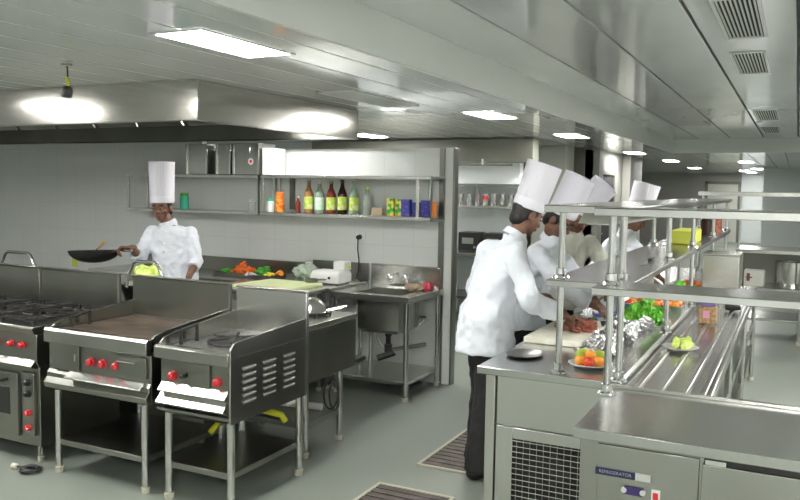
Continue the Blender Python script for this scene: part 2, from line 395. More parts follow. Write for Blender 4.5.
# inward gutter lip
MB().box(hx0+.012, hx1-.012, hy0+.012, hy0+.07, hz0, hz0+.012).box(hx0+.012, hx1-.012, hy1-.07, hy1-.012, hz0, hz0+.012).box(hx1-.07, hx1-.012, hy0+.07, hy1-.07, hz0, hz0+.012).build('gutter', 'steel_hood', t)
fl = MB()
for i in range(9):
    x = hx0+.25+i*.5
    fl.prism([(4.9, HL-.03), (5.03, 2.2), (5.05, 2.2), (4.93, HL-.03)], 'x', x, x+.44)
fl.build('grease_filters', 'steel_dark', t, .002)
for hx in (-4.0,):
    t = thing('hood_lamp', 'tubular lamp hidden inside the hood end near the bottle shelf', 'hood lamp', (hx, 5.7, 2.25))
    MB().box(hx-.26, hx+.26, 5.66, 5.74, 2.27, HL-.021).build('housing', 'steel', t)
    MB().cyl((hx-.25, 5.7, 2.248), (hx+.25, 5.7, 2.248), .016).build('tube', 'hlamp', t)

# ------------------------------------------------------------------ helpers for furniture
def leg(parent, x, y, z0, z1, r=.019, foot=True, mt='tube', sq=False):
    l = MB().cyl((x, y, z0+(.03 if foot else 0)), (x, y, z1), r).build('leg', mt, parent)
    if foot: MB().cyl((x, y, z0), (x, y, z0+.032), r*1.2, r*1.35).build('foot', 'rubber', l)
    return l
def knob(parent, p, r=.019, m='red', d=(0, -1, 0), name='knob'):
    d = V(d); fr = frame(d)
    return MB().lathe([(0, 0), (r*1.25, 0), (r*1.25, .006), (r*.95, .008), (r*.9, .026), (r*.6, .032), (0, .033)], p, 16, m=fr, f=lambda a: 1+.05*math.cos(6*a)).build(name, m, parent)
def open_shelf(parent, x0, x1, y0, y1, z, m='steel_dark', name='shelf'):
    return MB().box(x0, x1, y0, y1, z-.004, z).box(x0, x1, y0, y0+.012, z-.034, z-.004).box(x0, x1, y1-.012, y1, z-.034, z-.004).box(x0, x0+.012, y0+.012, y1-.012, z-.034, z-.004).box(x1-.012, x1, y0+.012, y1-.012, z-.034, z-.004).build(name, m, parent, .0015)

# ------------------------------------------------------------------ front row: cooking ranges
def cooking_range(x0, label):
    x1 = x0+.74; y0, y1 = 3.25, 3.93
    t = thing('cooking_range', label, 'cooking range', ((x0+x1)/2, (y0+y1)/2, 0), 'four burner cooking ranges')
    body = MB().box(x0, x1, y0+.02, y1-.03, .10, .60).build('body', 'steel_dark', t, .004)
    MB().prism([(y0+.02, .60), (y0, .63), (y0+.004, .80), (y1-.03, .80), (y1-.03, .60)], 'x', x0, x1).build('control_panel', 'steel_dark', t, .003)
    MB().prism([(y0-.02, .815), (y0-.03, .835), (y0-.02, .85), (y1-.03, .85), (y1-.03, .80), (y0-.01, .80)], 'x', x0, x1).build('cooktop', 'steel_dark', t, .004)
    MB().prism([(y0-.035, .600), (y0-.035, .61), (y0+.003, .645), (y0+.02, .60), (y0+.02, .585)], 'x', x0+.01, x1-.01).build('drip_ledge', 'steel_dark', t, .002)
    MB().box(x0, x1, y1-.03, y1, .60, 1.10).prism([(y1-.035, 1.10), (y1-.04, 1.115), (y1+.01, 1.115), (y1+.005, 1.10)], 'x', x0, x1).build('splashback', 'steel_dark', t, .003)
    for i in range(2):
        for j in range(2):
            cx, cy = x0+.19+i*.36, y0+.17+j*.31
            b = MB().lathe([(0, .853), (.06, .853), (.055, .868), (.03, .872), (0, .872)], (cx, cy, 0), 16).build('burner', 'iron', t)
            g = MB(); a = .145; z = .885
            for s_ in (-1, 1):
                g.box(cx-a, cx+a, cy+s_*a-.006, cy+s_*a+.006, z-.012, z).box(cx+s_*a-.006, cx+s_*a+.006, cy-a, cy+a, z-.012, z)
                for q in (-1, 1): g.box(cx+s_*a-.008, cx+s_*a+.008, cy+q*a-.008, cy+q*a+.008, .85, z)
            for k in range(8):
                an = k*PI/4; L = a if k % 2 == 0 else a*1.38
                p = V((cx, cy, z-.006)); dv = V((math.cos(an), math.sin(an), 0))
                g.tube([p+dv*.045, p+dv*L], .006, 6)
            g.build('grate', 'iron', t)
    for kx in (.19, .31, .41, .54, .64):
        knob(t, (x1-.74+kx-.02, y0, .727), .017)
    # oven
    dr = MB().box(x0+.03, x1-.17, y0-.006, y0+.02, .15, .545).build('oven_door', 'steel_dark', t, .004)
    MB().box(x0+.10, x1-.24, y0-.010, y0-.005, .28, .45).build('door_window', 'black', dr, .004)
    MB().tube([(x0+.12, y0-.006, .50), (x0+.12, y0-.045, .50), (x1-.26, y0-.045, .50), (x1-.26, y0-.006, .50)], .009).build('door_handle', 'black', dr)
    MB().box(x1-.135, x1-.03, y0-.002, y0+.02, .17, .56).build('side_panel', 'steel_dark', t, .003)
    for z, mm in ((.50, 'black'), (.43, 'black'), (.31, 'red'), (.22, 'red')):
        knob(t, (x1-.075, y0-.002, z), .017, mm)
    for lx in (x0+.04, x1-.04):
        for ly in (y0+.05, y1-.09): leg(t, lx, ly, 0, .10, .016)
    return t
cooking_range(-4.81, 'black topped steel cooking range with an oven beside the griddle')
cooking_range(-5.58, 'cooking range at the far left edge, mostly out of frame')
cooking_range(-6.35, 'cooking range wholly left of the frame')

# ------------------------------------------------------------------ griddle
def sheet_side(x0, x1, y0, y1, zlo, zf, zb):
    return [(y0, zlo), (y0, zf-.035), (y0+.02, zf-.005), (y0+.07, zf), (y1, zb), (y1, zlo)]
gx0, gx1, gy0, gy1 = -3.935, -3.13, 3.20, 3.93
t = thing('griddle', 'steel griddle on a leg stand with browned plate and three red knobs', 'griddle', ((gx0+gx1)/2, (gy0+gy1)/2, 0))
MB().box(gx0, gx1, gy0+.03, gy1-.03, .50, .80).build('body', 'steel_dark', t, .004)
MB().prism([(gy0+.03, .50), (gy0-.005, .515), (gy0-.015, .545), (gy0+.012, .575), (gy0+.012, .60), (gy0+.03, .62)], 'x', gx0, gx1).build('lower_apron', 'steel_dark', t, .002)
MB().prism([(gy0-.035, .590), (gy0-.035, .597), (gy0+.022, .628), (gy0+.03, .60)], 'x', gx0+.19, gx1-.03).build('drip_ledge', 'steel', t, .002)
MB().prism([(gy0+.03, .775), (gy0-.008, .785), (gy0-.008, .855), (gy0+.005, .868), (gy0+.05, .868), (gy0+.05, .80)], 'x', gx0, gx1).build('front_rail', 'steel_mid', t, .003)
MB().box(gx0+.02, gx1-.02, gy0+.05, gy1-.03, .80, .853).build('hot_plate', 'griddle', t, .003)
for sx in (gx0, gx1-.015):
    MB().prism([(gy0+.03, .80), (gy0+.03, .86), (gy0+.06, .885), (gy0+.16, .905), (gy1-.03, .955), (gy1-.03, .80)], 'x', sx, sx+.015).build('side_guard', 'steel_mid', t, .002)
MB().box(gx0, gx1, gy1-.03, gy1, .50, 1.10).prism([(gy1-.035, 1.10), (gy1-.04, 1.113), (gy1+.01, 1.113), (gy1+.005, 1.10)], 'x', gx0, gx1).build('splashback', 'steel_dark', t, .003)
d_ = MB().box(gx0+.05, gx0+.26, gy0+.016, gy0+.03, .63, .78).build('access_door', 'steel_dark', t, .003)
MB().box(gx0+.235, gx0+.245, gy0+.006, gy0+.016, .69, .73).build('door_catch', 'chrome', d_)
d_ = MB().box(gx1-.25, gx1-.03, gy0+.016, gy0+.03, .645, .765).build('grease_drawer', 'steel_dark', t, .003)
MB().tube([(gx1-.21, gy0+.016, .735), (gx1-.21, gy0-.012, .735), (gx1-.08, gy0-.012, .735), (gx1-.08, gy0+.016, .735)], .005).build('drawer_handle', 'chrome', d_)
for kx in (-3.585, -3.49, -3.385): knob(t, (kx, gy0+.03, .694), .022)
MB().tube([(gx0+.07, gy0+.13, .853), (gx0+.07, gy0+.13, .915), (gx0+.07, gy0+.27, .935), (gx0+.07, gy0+.27, .853)], .011).build('hot_plate_handle', 'iron', t)
for lx in (gx0+.07, gx1-.05):
    for ly in (gy0+.03, gy1-.05): leg(t, lx, ly, 0, .50)
open_shelf(t, gx0+.07, gx1-.05, gy0+.03, gy1-.05, .20)

# ------------------------------------------------------------------ single burner (wok range)
bx0, bx1, by0, by1 = -3.075, -2.56, 3.20, 3.93
t = thing('wok_range', 'steel wok range on a leg stand with louvred side and two red knobs', 'wok range', ((bx0+bx1)/2, (by0+by1)/2, 0))
MB().box(bx0+.015, bx1-.012, by0+.03, by1-.03, .50, .79).build('body', 'steel_dark', t, .003)
MB().prism([(by0+.03, .475), (by0-.005, .50), (by0-.005, .515), (by0+.03, .52)], 'x', bx0+.015, bx1-.012).build('bottom_lip', 'steel_dark', t, .002)
MB().prism([(by0+.03, .525), (by0-.022, .540), (by0-.022, .548), (by0+.022, .592), (by0+.03, .592)], 'x', bx0+.02, bx1-.035).build('drip_ledge', 'steel', t, .0015)
MB().prism([(by0+.03, .598), (by0-.015, .608), (by0-.015, .614), (by0+.022, .651), (by0+.03, .651)], 'x', bx0+.03, bx1-.03).build('upper_ledge', 'steel', t, .0015)
MB().prism([(by0+.03, .775), (by0-.008, .785), (by0-.008, .845), (by0+.005, .855), (by0+.05, .855), (by0+.05, .79)], 'x', bx0, bx1-.012).build('front_rail', 'steel_mid', t, .003)
MB().box(bx0+.015, bx1-.012, by0+.05, by1-.03, .79, .835).build('cooktop', 'spatter', t, .003)
MB().prism([(by0+.03, .80), (by0+.03, .86), (by0+.06, .885), (by0+.16, .905), (by1-.03, .955), (by1-.03, .80)], 'x', bx0, bx0+.012).build('side_guard', 'steel_mid', t, .002)
sp = MB().prism([(by0+.0, .48), (by0+.0, .87), (by0+.03, .905), (by0+.07, .91), (by1-.03, .945), (by1-.03, .48)], 'x', bx1-.012, bx1).build('side_panel', 'steel_mid', t, .002)
MB().box(bx1, bx1+.002, by0+.01, by1-.03, .824, .829).build('side_fold', 'tube', sp)
for ly0 in (3.305, 3.485, 3.675):
    lv = MB()
    for i in range(6):
        z = .765-i*.036
        lv.prism([(bx1-.002, z-.020), (bx1+.011, z-.004), (bx1+.009, z), (bx1-.002, z+.002)], 'y', ly0, ly0+.10)
    lv.build('louvres', 'steel', sp, .001)
MB().box(bx0, bx1, by1-.03, by1, .48, 1.09).prism([(by1-.035, 1.09), (by1-.04, 1.105), (by1+.01, 1.105), (by1+.005, 1.09)], 'x', bx0, bx1).build('splashback', 'steel', t, .003)
cx, cy = -2.80, 3.54
MB().lathe([(.15, .836), (.155, .842), (.15, .848), (.135, .848), (.13, .84), (.10, .837), (0, .837)], (cx, cy, 0), 32).build('fire_ring', 'iron', t)
g = MB()
for k in range(6):
    a = k*PI/3; dv = V((math.cos(a), math.sin(a), 0)); p = V((cx, cy, .862)); g.tube([p+dv*.04, p+dv*.15], .007, 6)
g.build('pan_support', 'iron', t)
MB().lathe([(0, .8375), (.125, .8375), (.125, .8395), (0, .8395)], (cx, cy, 0), 32).build('well_shade', 'dark', t)  # flat dark disc standing in for the shaded burner hole
MB().tube([(bx0+.06, by0+.14, .835), (bx0+.06, by0+.14, .915), (bx0+.06, by0+.27, .93), (bx0+.06, by0+.27, .835)], .011).build('cooktop_handle', 'iron', t)
MB().box(-2.86, -2.715, by0+.018, by0+.03, .635, .775).build('access_door', 'steel_dark', t, .002)
knob(t, (-2.97, by0+.03, .69), .022); knob(t, (-2.665, by0+.03, .69), .022)
knob(t, (-2.885, by0+.02, .70), .012, 'black', name='gas_tap')
for lx in (bx0+.06, bx1-.03):
    for ly in (by0+.04, by1-.055): leg(t, lx, ly, 0, .50, .021)
open_shelf(t, bx0+.06, bx1-.03, by0+.04, by1-.055, .205)
MB().box(bx1-.045, bx1-.015, by1-.2, by1-.12, .455, .48).build('name_plate', 'white_pl', t)

# handles of pans standing behind the splash
for i, (x0, x1, lb) in enumerate(((-5.34, -4.945, 'steel tube rail rising above the splashback at the left edge'), (-4.05, -3.72, 'steel tube rail above the griddle splashback beside the pale cabbage'))):
    h = tag(MB().tube([(x0, 3.955, 1.02), (x0+.02, 3.955, 1.10), (x0+.07, 3.955, 1.185), (x0+.10, 3.955, 1.2), (x1-.08, 3.955, 1.2), (x1-.05, 3.955, 1.185), (x1, 3.955, 1.10), (x1+.01, 3.955, 1.02)], .011, 10).build('rail', 'tube', None, loc=((x0+x1)/2, 3.955, 1.02)), lb, 'rail', 'tube rails above the splashbacks')

# ------------------------------------------------------------------ second row behind
rx0, rx1, ry0, ry1 = -3.40, -2.70, 4.10, 4.74
t = thing('stock_stove', 'low steel stove on legs right behind the wok range', 'stove', ((rx0+rx1)/2, (ry0+ry1)/2, 0))
MB().box(rx0, rx1, ry0, ry1, .48, .815).build('body', 'steel_dark', t, .004)
MB().box(rx0-.005, rx1+.005, ry0-.005, ry1+.01, .815, .85).build('cooktop', 'steel', t, .004)
g = MB()
for gx in (-3.22, -2.92):
    for gy in (4.27, 4.56):
        for k in range(6):
            a = k*PI/3; dv = V((math.cos(a), math.sin(a), 0)); p = V((gx, gy, .862)); g.tube([p+dv*.02, p+dv*.12, p+dv*.122-V((0, 0, .012))], .006, 6)
g.build('pan_support', 'iron', t)
for lx in (rx0+.03, rx1-.02):
    for ly in (ry0+.04, ry1-.18): leg(t, lx, ly, 0, .48, .02)
open_shelf(t, rx0+.03, rx1-.02, ry0+.04, ry1-.18, .215)
# left units of the second row
t = thing('rear_stove', 'long steel stove behind the front splashbacks where the wok chef cooks', 'stove', (-4.6, 4.3, 0))
MB().box(-6.2, -3.42, 4.0, 4.66, .12, .84).build('body', 'steel_dark', t, .004)
MB().box(-6.2, -3.42, 4.0, 4.69, .84, .87).build('cooktop', 'steel_dark', t, .003)
for lx in (-6.1, -3.5):
    for ly in (4.06, 4.6): leg(t, lx, ly, 0, .12, .02)
# strainer on stove
t = thing('strainer', 'round domed steel strainer with a handle on the stock stove', 'strainer', (-2.93, 4.52, .862))
c = V((-2.93, 4.52, .87))
MB().lathe([(.112, .0), (.120, .004), (.112, .01), (.100, .045), (.07, .08), (.035, .096), (0, .10)], c, 24).build('bowl', 'steel_mid', t)
MB().tube([c+V((.10, .02, .01)), c+V((.16, .04, .025)), c+V((.24, .07, .045))], .006).build('handle', 'chrome', t)
# things under
tag(MB().tube([(-2.95, 3.50, .30), (-2.9, 3.6, .40), (-2.75, 3.72, .41), (-2.65, 3.78, .38), (-2.64, 3.80, .34)], .020, 10).build('gas_hose', 'hose', None, loc=(-2.8, 3.65, .30)), 'yellow gas hose curving beneath the wok range', 'hose')
tag(MB().cyl((-3.32, 4.40, .239), (-2.80, 4.46, .239), .024).build('roll', 'white_pl', None, loc=(-3.0, 4.43, .215)), 'white cylindrical roll lying on the lower shelf of stock stove', 'roll')
pts = []
for i in range(50):
    a = i/49*2*PI*3; pts.append((-2.74+.022*math.sin(a*.5)+.035*math.cos(a), 4.50+.02*math.cos(a), .32+.10*math.sin(a)+.002*i/50))
tag(MB().tube(pts, .007, 6).build('cable_coil', 'black', None, loc=(-2.75, 4.5, .215)), 'coiled black cable hanging at the stock stove front leg', 'cable')
# cable ring on the floor
t = thing('floor_cable', 'coil of black cable with pale plug on floor beside range leg', 'cable', (-4.02, 3.18, 0))
pts = []
for i in range(60):
    a = i/59*2*PI*3; r = .05+.012*math.sin(a*1.3); pts.append((-4.005+r*math.cos(a), 3.14+r*.95*math.sin(a), .012+.012*i/59+.004*math.sin(a*2.3)))
MB().tube(pts, .008, 6).build('coil', 'black', t)
MB().tube([(-4.05, 3.16, .02), (-4.08, 3.15, .015), (-4.12, 3.13, .015)], .006, 6).build('lead', 'black', t)
MB().lathe([(0, 0), (.014, 0), (.018, .01), (.018, .035), (0, .04)], (-4.11, 3.13, .016), 12, m=frame((-1, -.1, .05))).build('plug', 'rubber', t)

# ------------------------------------------------------------------ wall counters
t = thing('vegetable_counter', 'steel wall counter behind the wok chef holding the vegetable trays', 'counter', (-4.6, 6.0, 0))
MB().box(-6.3, -3.47, 5.65, 6.30, .835, .87).build('worktop', 'steel', t, .004)
MB().box(-6.3, -4.10, 6.305, 6.328, .84, 1.0).box(-4.07, -3.47, 6.305, 6.328, .84, 1.03).build('splashback', 'steel_dark', t, .003)
MB().box(-6.3, -3.47, 5.70, 6.28, .15, .18).build('shelf', 'steel_dark', t, .003)
for lx in (-6.2, -4.4, -3.52):
    for ly in (5.70, 6.26): leg(t, lx, ly, 0, .835)
t = thing('work_table', 'small steel table in front of wall counter under the green board', 'table', (-3.95, 5.38, 0))
MB().box(-4.42, -3.50, 5.17, 5.63, .835, .87).build('tabletop', 'steel', t, .004)
open_shelf(t, -4.38, -3.54, 5.2, 5.60, .2)
for lx in (-4.38, -3.54):
    for ly in (5.21, 5.59): leg(t, lx, ly, 0, .835)

# sink table
sx0, sx1, sy0, sy1 = -3.44, -2.72, 5.62, 6.30
t = thing('sink_table', 'stainless steel sink table with deep bowl against the tiled partition', 'sink', ((sx0+sx1)/2, (sy0+sy1)/2, 0))
bw = (-3.26, -2.83, 5.70, 6.10)
w = MB()
w.box(sx0, bw[0], sy0, sy1, .825, .85).box(bw[1], sx1, sy0, sy1, .825, .85).box(bw[0], bw[1], sy0, bw[2], .825, .85).box(bw[0], bw[1], bw[3], sy1, .825, .85)
w.box(sx0, sx1, sy0-.006, sy0, .80, .852).box(sx1, sx1+.006, sy0, sy1, .80, .852)
w.build('worktop', 'steel', t, .002)
b = MB()
cx, cy = (bw[0]+bw[1])/2, (bw[2]+bw[3])/2
def sq(a): return 1/max(abs(math.cos(a)), abs(math.sin(a)))**.72
b.lathe([(.205, .848), (.20, .56), (.17, .53), (.03, .52), (.03, .515), (.18, .52), (.21, .55), (.215, .825)], (cx, cy, 0), 40, f=sq)
b.build('bowl', 'steel', t)
MB().prism([(6.305, .82), (6.305, 1.01), (6.300, 1.03), (6.328, 1.035), (6.328, .82)], 'x', sx0, sx1-.04).build('splashback', 'steel', t, .003)
open_shelf(t, sx0+.03, sx1-.03, sy0+.02, sy1-.04, .16, 'steel')
for lx in (sx0+.03, sx1-.03):
    for ly in (sy0+.02, sy1-.04): leg(t, lx, ly, 0, .82, .021)
MB().cyl((cx, cy, .515), (cx, cy, .47), .03).cyl((cx, cy, .47), (cx, cy, .40), .022).cyl((cx, cy, .40), (cx, cy, .33), .034).tube([(cx, cy, .36), (cx+.06, cy-.02, .33), (cx-.05, cy-.10, .29)], .028, 12).build('drain_trap', 'black', t, label='dark drain trap under the bowl')
MB().tube([(cx-.10, cy, .53), (cx-.11, cy, .44), (cx-.04, cy, .35), (cx+.0, cy, .34)], .008).tube([(cx+.03, cy+.02, .35), (cx+.15, cy+.2, .36), (cx+.22, cy+.28, .37)], .018).build('waste_pipe', 'steel_dark', t)
MB().cyl((sx1-.16, 6.325, .56), (sx1-.16, 6.23, .56), .016).ball((sx1-.16, 6.23, .56), .024).cyl((sx1-.20, 6.22, .60), (sx1-.12, 6.22, .60), .01).cyl((sx1-.16, 6.23, .56), (sx1-.20, 6.2, .50), .012).build('stop_valve', 'chrome', t)
# taps
t = thing('mixer_tap', 'chrome mixer tap with two cross handles behind the sink bowl', 'tap', (-3.10, 6.19, .85))
MB().box(-3.20, -3.00, 6.17, 6.21, .85, .885).cyl((-3.10, 6.19, .88), (-3.10, 6.19, .93), .018).tube([(-3.10, 6.19, .92), (-3.10, 6.17, .975), (-3.10, 6.12, .985), (-3.10, 6.06, .96), (-3.10, 6.04, .93)], .012, 10).build('spout', 'chrome', t)
for hx in (-3.18, -3.02):
    h = MB().cyl((hx, 6.19, .885), (hx, 6.17, .925), .014)
    for k in range(4):
        a = k*PI/2+.5; h.cap((hx, 6.17, .93), (hx+.032*math.cos(a), 6.165, .93+.032*math.sin(a)), .006, .008, 8)
    h.build('handle', 'chrome', t)
# crumpled cloth
t = thing('dish_cloth', 'crumpled beige and red cloth on the right corner of sink table', 'cloth', (-2.86, 6.1, .85))
MB().ball((-2.90, 6.10, .868), .09, .06, .035, f=lambda c: 1+.25*math.sin(9*c.x+5*c.y)*math.cos(7*c.z+3*c.y), seg=20).build('beige_fold', 'terra', t)
MB().ball((-2.80, 6.14, .878), .055, .045, .04, f=lambda c: 1+.2*math.sin(11*c.x+4*c.z), seg=16).build('red_fold', 'pinkcloth', t, label='red pink part of the cloth')
# white machine
t = thing('food_processor', 'white kitchen machine with raised tower on wall counter by the sink', 'kitchen machine', (-3.62, 5.95, .87))
MB().prism([(5.84, .878), (5.84, .955), (5.88, .985), (6.06, .985), (6.08, .95), (6.08, .878)], 'x', -3.80, -3.51).build('housing', 'white_pl', t, .015)
MB().box(-3.63, -3.51, 5.95, 6.07, .985, 1.065).build('tower', 'white_pl', t, .012)
MB().cyl((-3.60, 5.842, .93), (-3.60, 5.832, .93), .012).build('dial', 'black', t)
MB().cyl((-3.505, 6.0, 1.02), (-3.49, 6.0, 1.02), .014).build('button', 'lime', t)
for fx in (-3.77, -3.54): MB().cyl((fx, 5.87, .87), (fx, 5.87, .88), .012).cyl((fx, 6.05, .87), (fx, 6.05, .88), .012).build('foot', 'black', t)
t = thing('steel_bowl', 'small dark steel bowl in front of the white kitchen machine', 'bowl', (-3.72, 5.75, .87))
MB().lathe([(0, .0), (.03, .0), (.055, .03), (.062, .055), (.059, .055), (.05, .03), (.02, .006), (0, .006)], (-3.72, 5.74, .87), 20).build('bowl', 'steel_dark', t)
MB().tube([(-3.66, 5.74, .92), (-3.60, 5.73, .93), (-3.56, 5.725, .93)], .006).build('handle', 'steel_dark', t)

# cutting board & bag & veg
t = tag(MB().box(-.27, .27, -.26, .26, 0, .025).build('cutting_board', 'board', None, .006, loc=(0, 0, 0)), 'large pale yellow green cutting board behind the wok range splashback', 'cutting board')
t.location = (-3.90, 5.50, .871); t.rotation_euler = (0, 0, math.radians(-4)); t.scale = (1.05, 1.0, 1)
t = thing('plastic_bag', 'clear plastic bag of green leaves on wall counter', 'plastic bag', (-4.02, 6.12, .87))
MB().ball((-4.02, 6.12, .935), .125, .09, .065, seg=24, f=lambda c: 1+.14*math.sin(8*c.x+6*c.z)+.10*math.cos(13*c.y+5*c.x)).lathe([(.03, .04), (.012, .07), (.035, .10), (.03, .102)], (-4.0, 6.12, .92), 12, f=lambda a: 1+.3*math.cos(4*a)).build('bag', 'bag', t)
lf = MB()
for i in range(14):
    lf.ball((-4.02+random.uniform(-.07, .07), 6.12+random.uniform(-.04, .04), .91+random.uniform(-.01, .02)), .035, .025, .012, m=Euler((random.random()*3, random.random()*3, 0)).to_matrix(), seg=8)
lf.build('leaves', 'lettuce', t)
# three trays of cut vegetables
def tray(name, label, cat, x, y, z, w, d, h=.03, mt='steel', group=None):
    t = MB().box(x-w/2, x+w/2, y-d/2, y+d/2, z, z+.004).box(x-w/2, x+w/2, y-d/2, y-d/2+.004, z, z+h).box(x-w/2, x+w/2, y+d/2-.004, y+d/2, z, z+h).box(x-w/2, x-w/2+.004, y-d/2, y+d/2, z, z+h).box(x+w/2-.004, x+w/2, y-d/2, y+d/2, z, z+h).build(name, mt, None, .001, loc=(x, y, z))
    return tag(t, label, cat, group)
tray('vegetable_tray', 'dark tray on the wall counter full of cut vegetables', 'tray', -4.58, 6.0, .871, .66, .26, .03, 'steel_dark')
def piece(kind, mt, proto, spots, label, cat, group):
    """individual items; proto(mb) builds at origin"""
    first = None; out = []
    for (x, y, z, rx, ry, rz, sc) in spots:
        if first is None:
            mb = MB(); proto(mb); o = mb.build(kind, mt, None, loc=(0, 0, 0)); first = o
        else:
            o = first.copy(); COL.objects.link(o)
        tag(o, label, cat, group); o.location = (x, y, z); o.rotation_euler = (rx, ry, rz); o.scale = (sc,)*3; out.append(o)
    return out
def heap(cx, cy, cz, w, d, h, n, r, sc=(.8, 1.15)):
    res = []
    for i in range(n):
        a = random.random()*2*PI; q = math.sqrt(random.random())
        x, y = q*math.cos(a)*w/2, q*math.sin(a)*d/2
        z = cz + r + h*(1-q)*random.uniform(.4, 1)
        res.append((cx+x, cy+y, z, random.uniform(-.5, .5), random.uniform(-.5, .5), random.random()*6, random.uniform(*sc)))
    return res
carrot = lambda m: m.tube([(-.05, 0, 0), (-.02, .004, 0), (.02, .002, .003), (.05, 0, 0)], [.009, .013, .011, .005], 8)
piece('carrot_piece', 'carrot', carrot, heap(-4.67, 6.03, .885, .26, .14, .11, 34, .01), 'orange carrot piece heaped at the left of vegetable tray', 'carrot', 'carrot pieces on the vegetable tray')
pep = lambda m: m.ball((0, 0, 0), .028, .018, .013, seg=10, f=lambda c: 1+.15*math.cos(4*math.atan2(c.y, c.x)))
piece('green_pepper_piece', 'green', pep, heap(-4.45, 6.05, .885, .17, .12, .08, 18, .012, (1.1, 1.5)), 'green pepper piece heaped in the middle of vegetable tray', 'pepper', 'green pepper pieces in the middle')
piece('green_pepper_piece', 'green', pep, heap(-4.85, 6.0, .885, .09, .10, .04, 9, .012), 'green pepper piece beside the chef sleeve left of carrots', 'pepper', 'green pepper pieces at the left')
on = lambda m: m.ball((0, 0, 0), .022, .022, .010, seg=10)
piece('onion_slice', 'onion', on, heap(-4.50, 5.91, .885, .14, .07, .03, 14, .008), 'white onion slice heaped at the front of vegetable tray', 'onion', 'onion slices at the front')
piece('yellow_pepper_piece', 'lemon', pep, heap(-4.33, 5.98, .885, .08, .08, .03, 7, .01), 'yellow pepper piece at the right end of vegetable tray', 'pepper', 'yellow pepper pieces')
piece('tomato_slice', 'orange', lambda m: m.lathe([(0, -.006), (.02, -.006), (.024, 0), (.02, .006), (0, .006)], (0, 0, 0), 12), heap(-4.28, 6.06, .885, .09, .07, .04, 8, .012), 'orange tomato slice at the right end of vegetable tray', 'tomato', 'tomato slices at the tray end')

# cabbage behind splash
t = thing('cabbage', 'pale green cabbage on the stove behind griddle splashback', 'cabbage', (-4.07, 4.12, .87))
MB().lathe([(0, 0), (.16, 0), (.20, .13), (.205, .15), (.195, .15), (.15, .01), (0, .01)], (-4.07, 4.2, .872), 24).build('steel_pot', 'steel_dark', t)
m_ = MB()
for i in range(7):
    a = i*.9; m_.ball((-4.07+.045*math.cos(a), 4.18+.04*math.sin(a), 1.09+.012*math.sin(i*2)), .060, .05, .05, seg=14, f=lambda c: 1+.08*math.sin(12*c.x+9*c.z))
m_.build('head', 'cabbage', t)

# ------------------------------------------------------------------ wall shelves
def wall_shelf(x0, x1, label):
    t = thing('bottle_shelf', label, 'shelf', ((x0+x1)/2, 6.18, 1.45), 'two tier wall shelves')
    for z, nm in ((1.475, 'lower_shelf'), (1.82, 'upper_shelf')):
        MB().box(x0, x1, 6.03, 6.325, z-.005, z).box(x0, x1, 6.03, 6.036, z-.028, z-.005).box(x0, x1, 6.319, 6.325, z-.028, z-.005).build(nm, 'steel', t, .001)
    for x in (x0+.014, x1-(.014 if x1 < -4 else .13)):
        MB().box(x-.014, x+.014, 6.035, 6.055, 1.45, 1.82).build('upright', 'steel', t, .002)
        MB().box(x-.014, x+.014, 6.30, 6.322, 1.45, 1.82).build('upright', 'steel', t, .002)
    MB().box(x1-.006, x1, 6.03, 6.325, 1.44, 1.455).box(x1-.006, x1, 6.03, 6.05, 1.455, 1.80).box(x1-.006, x1, 6.305, 6.325, 1.455, 1.80).box(x1-.006, x1, 6.03, 6.325, 1.80, 1.815).build('end_frame', 'steel_dark', t)
    return t
wall_shelf(-6.16, -4.50, 'left two tier steel wall shelf behind the wok chef')
wall_shelf(-4.47, -2.73, 'right two tier steel wall shelf full of bottles')
sb = [(-5.38, -5.12, 'plain steel box on the wall shelf, leftmost of the three'), (-5.01, -4.835, 'narrow steel box on the wall shelf, middle of the three'), (-4.81, -4.51, 'wide steel box with a small round red sticker on the wall shelf')]
for i, (a, b, lb) in enumerate(sb):
    t = thing('steel_box', lb, 'steel box', ((a+b)/2, 6.17, 1.82), 'steel boxes on the upper shelf')
    MB().box(a, b, 6.05, 6.31, 1.821, 2.115).build('case', 'steel', t, .004)
    [MB().box(u, u+.015, 6.042, 6.05, 1.825, 2.11).build('edge_trim', 'chrome', t) for u in (a, b-.015)]
    if i == 2:
        MB().lathe([(.018, 0), (.030, 0), (.030, .002), (.018, .002), (.018, 0)], (-4.60, 6.05, 1.945), 20, m=frame((0, -1, 0))).build('sticker', 'white_pl', t, label='white and red round sticker')
        MB().lathe([(0, 0), (.017, 0), (.017, .002), (0, .002)], (-4.60, 6.05, 1.945), 16, m=frame((0, -1, 0))).build('sticker_centre', 'cardred', t)
        MB().tube([(-4.60, 6.05, 2.07), (-4.60, 6.03, 2.06), (-4.60, 6.03, 2.03), (-4.60, 6.05, 2.02)], .005).build('catch', 'chrome', t)
t = tag(MB().box(-.055, .055, -.11, .11, 0, .25).build('carton', 'white_pl', None, .004, loc=(0, 0, 0)), 'white carton on the upper shelf right of the steel boxes', 'carton'); t.location = (-4.43, 6.18, 1.821)

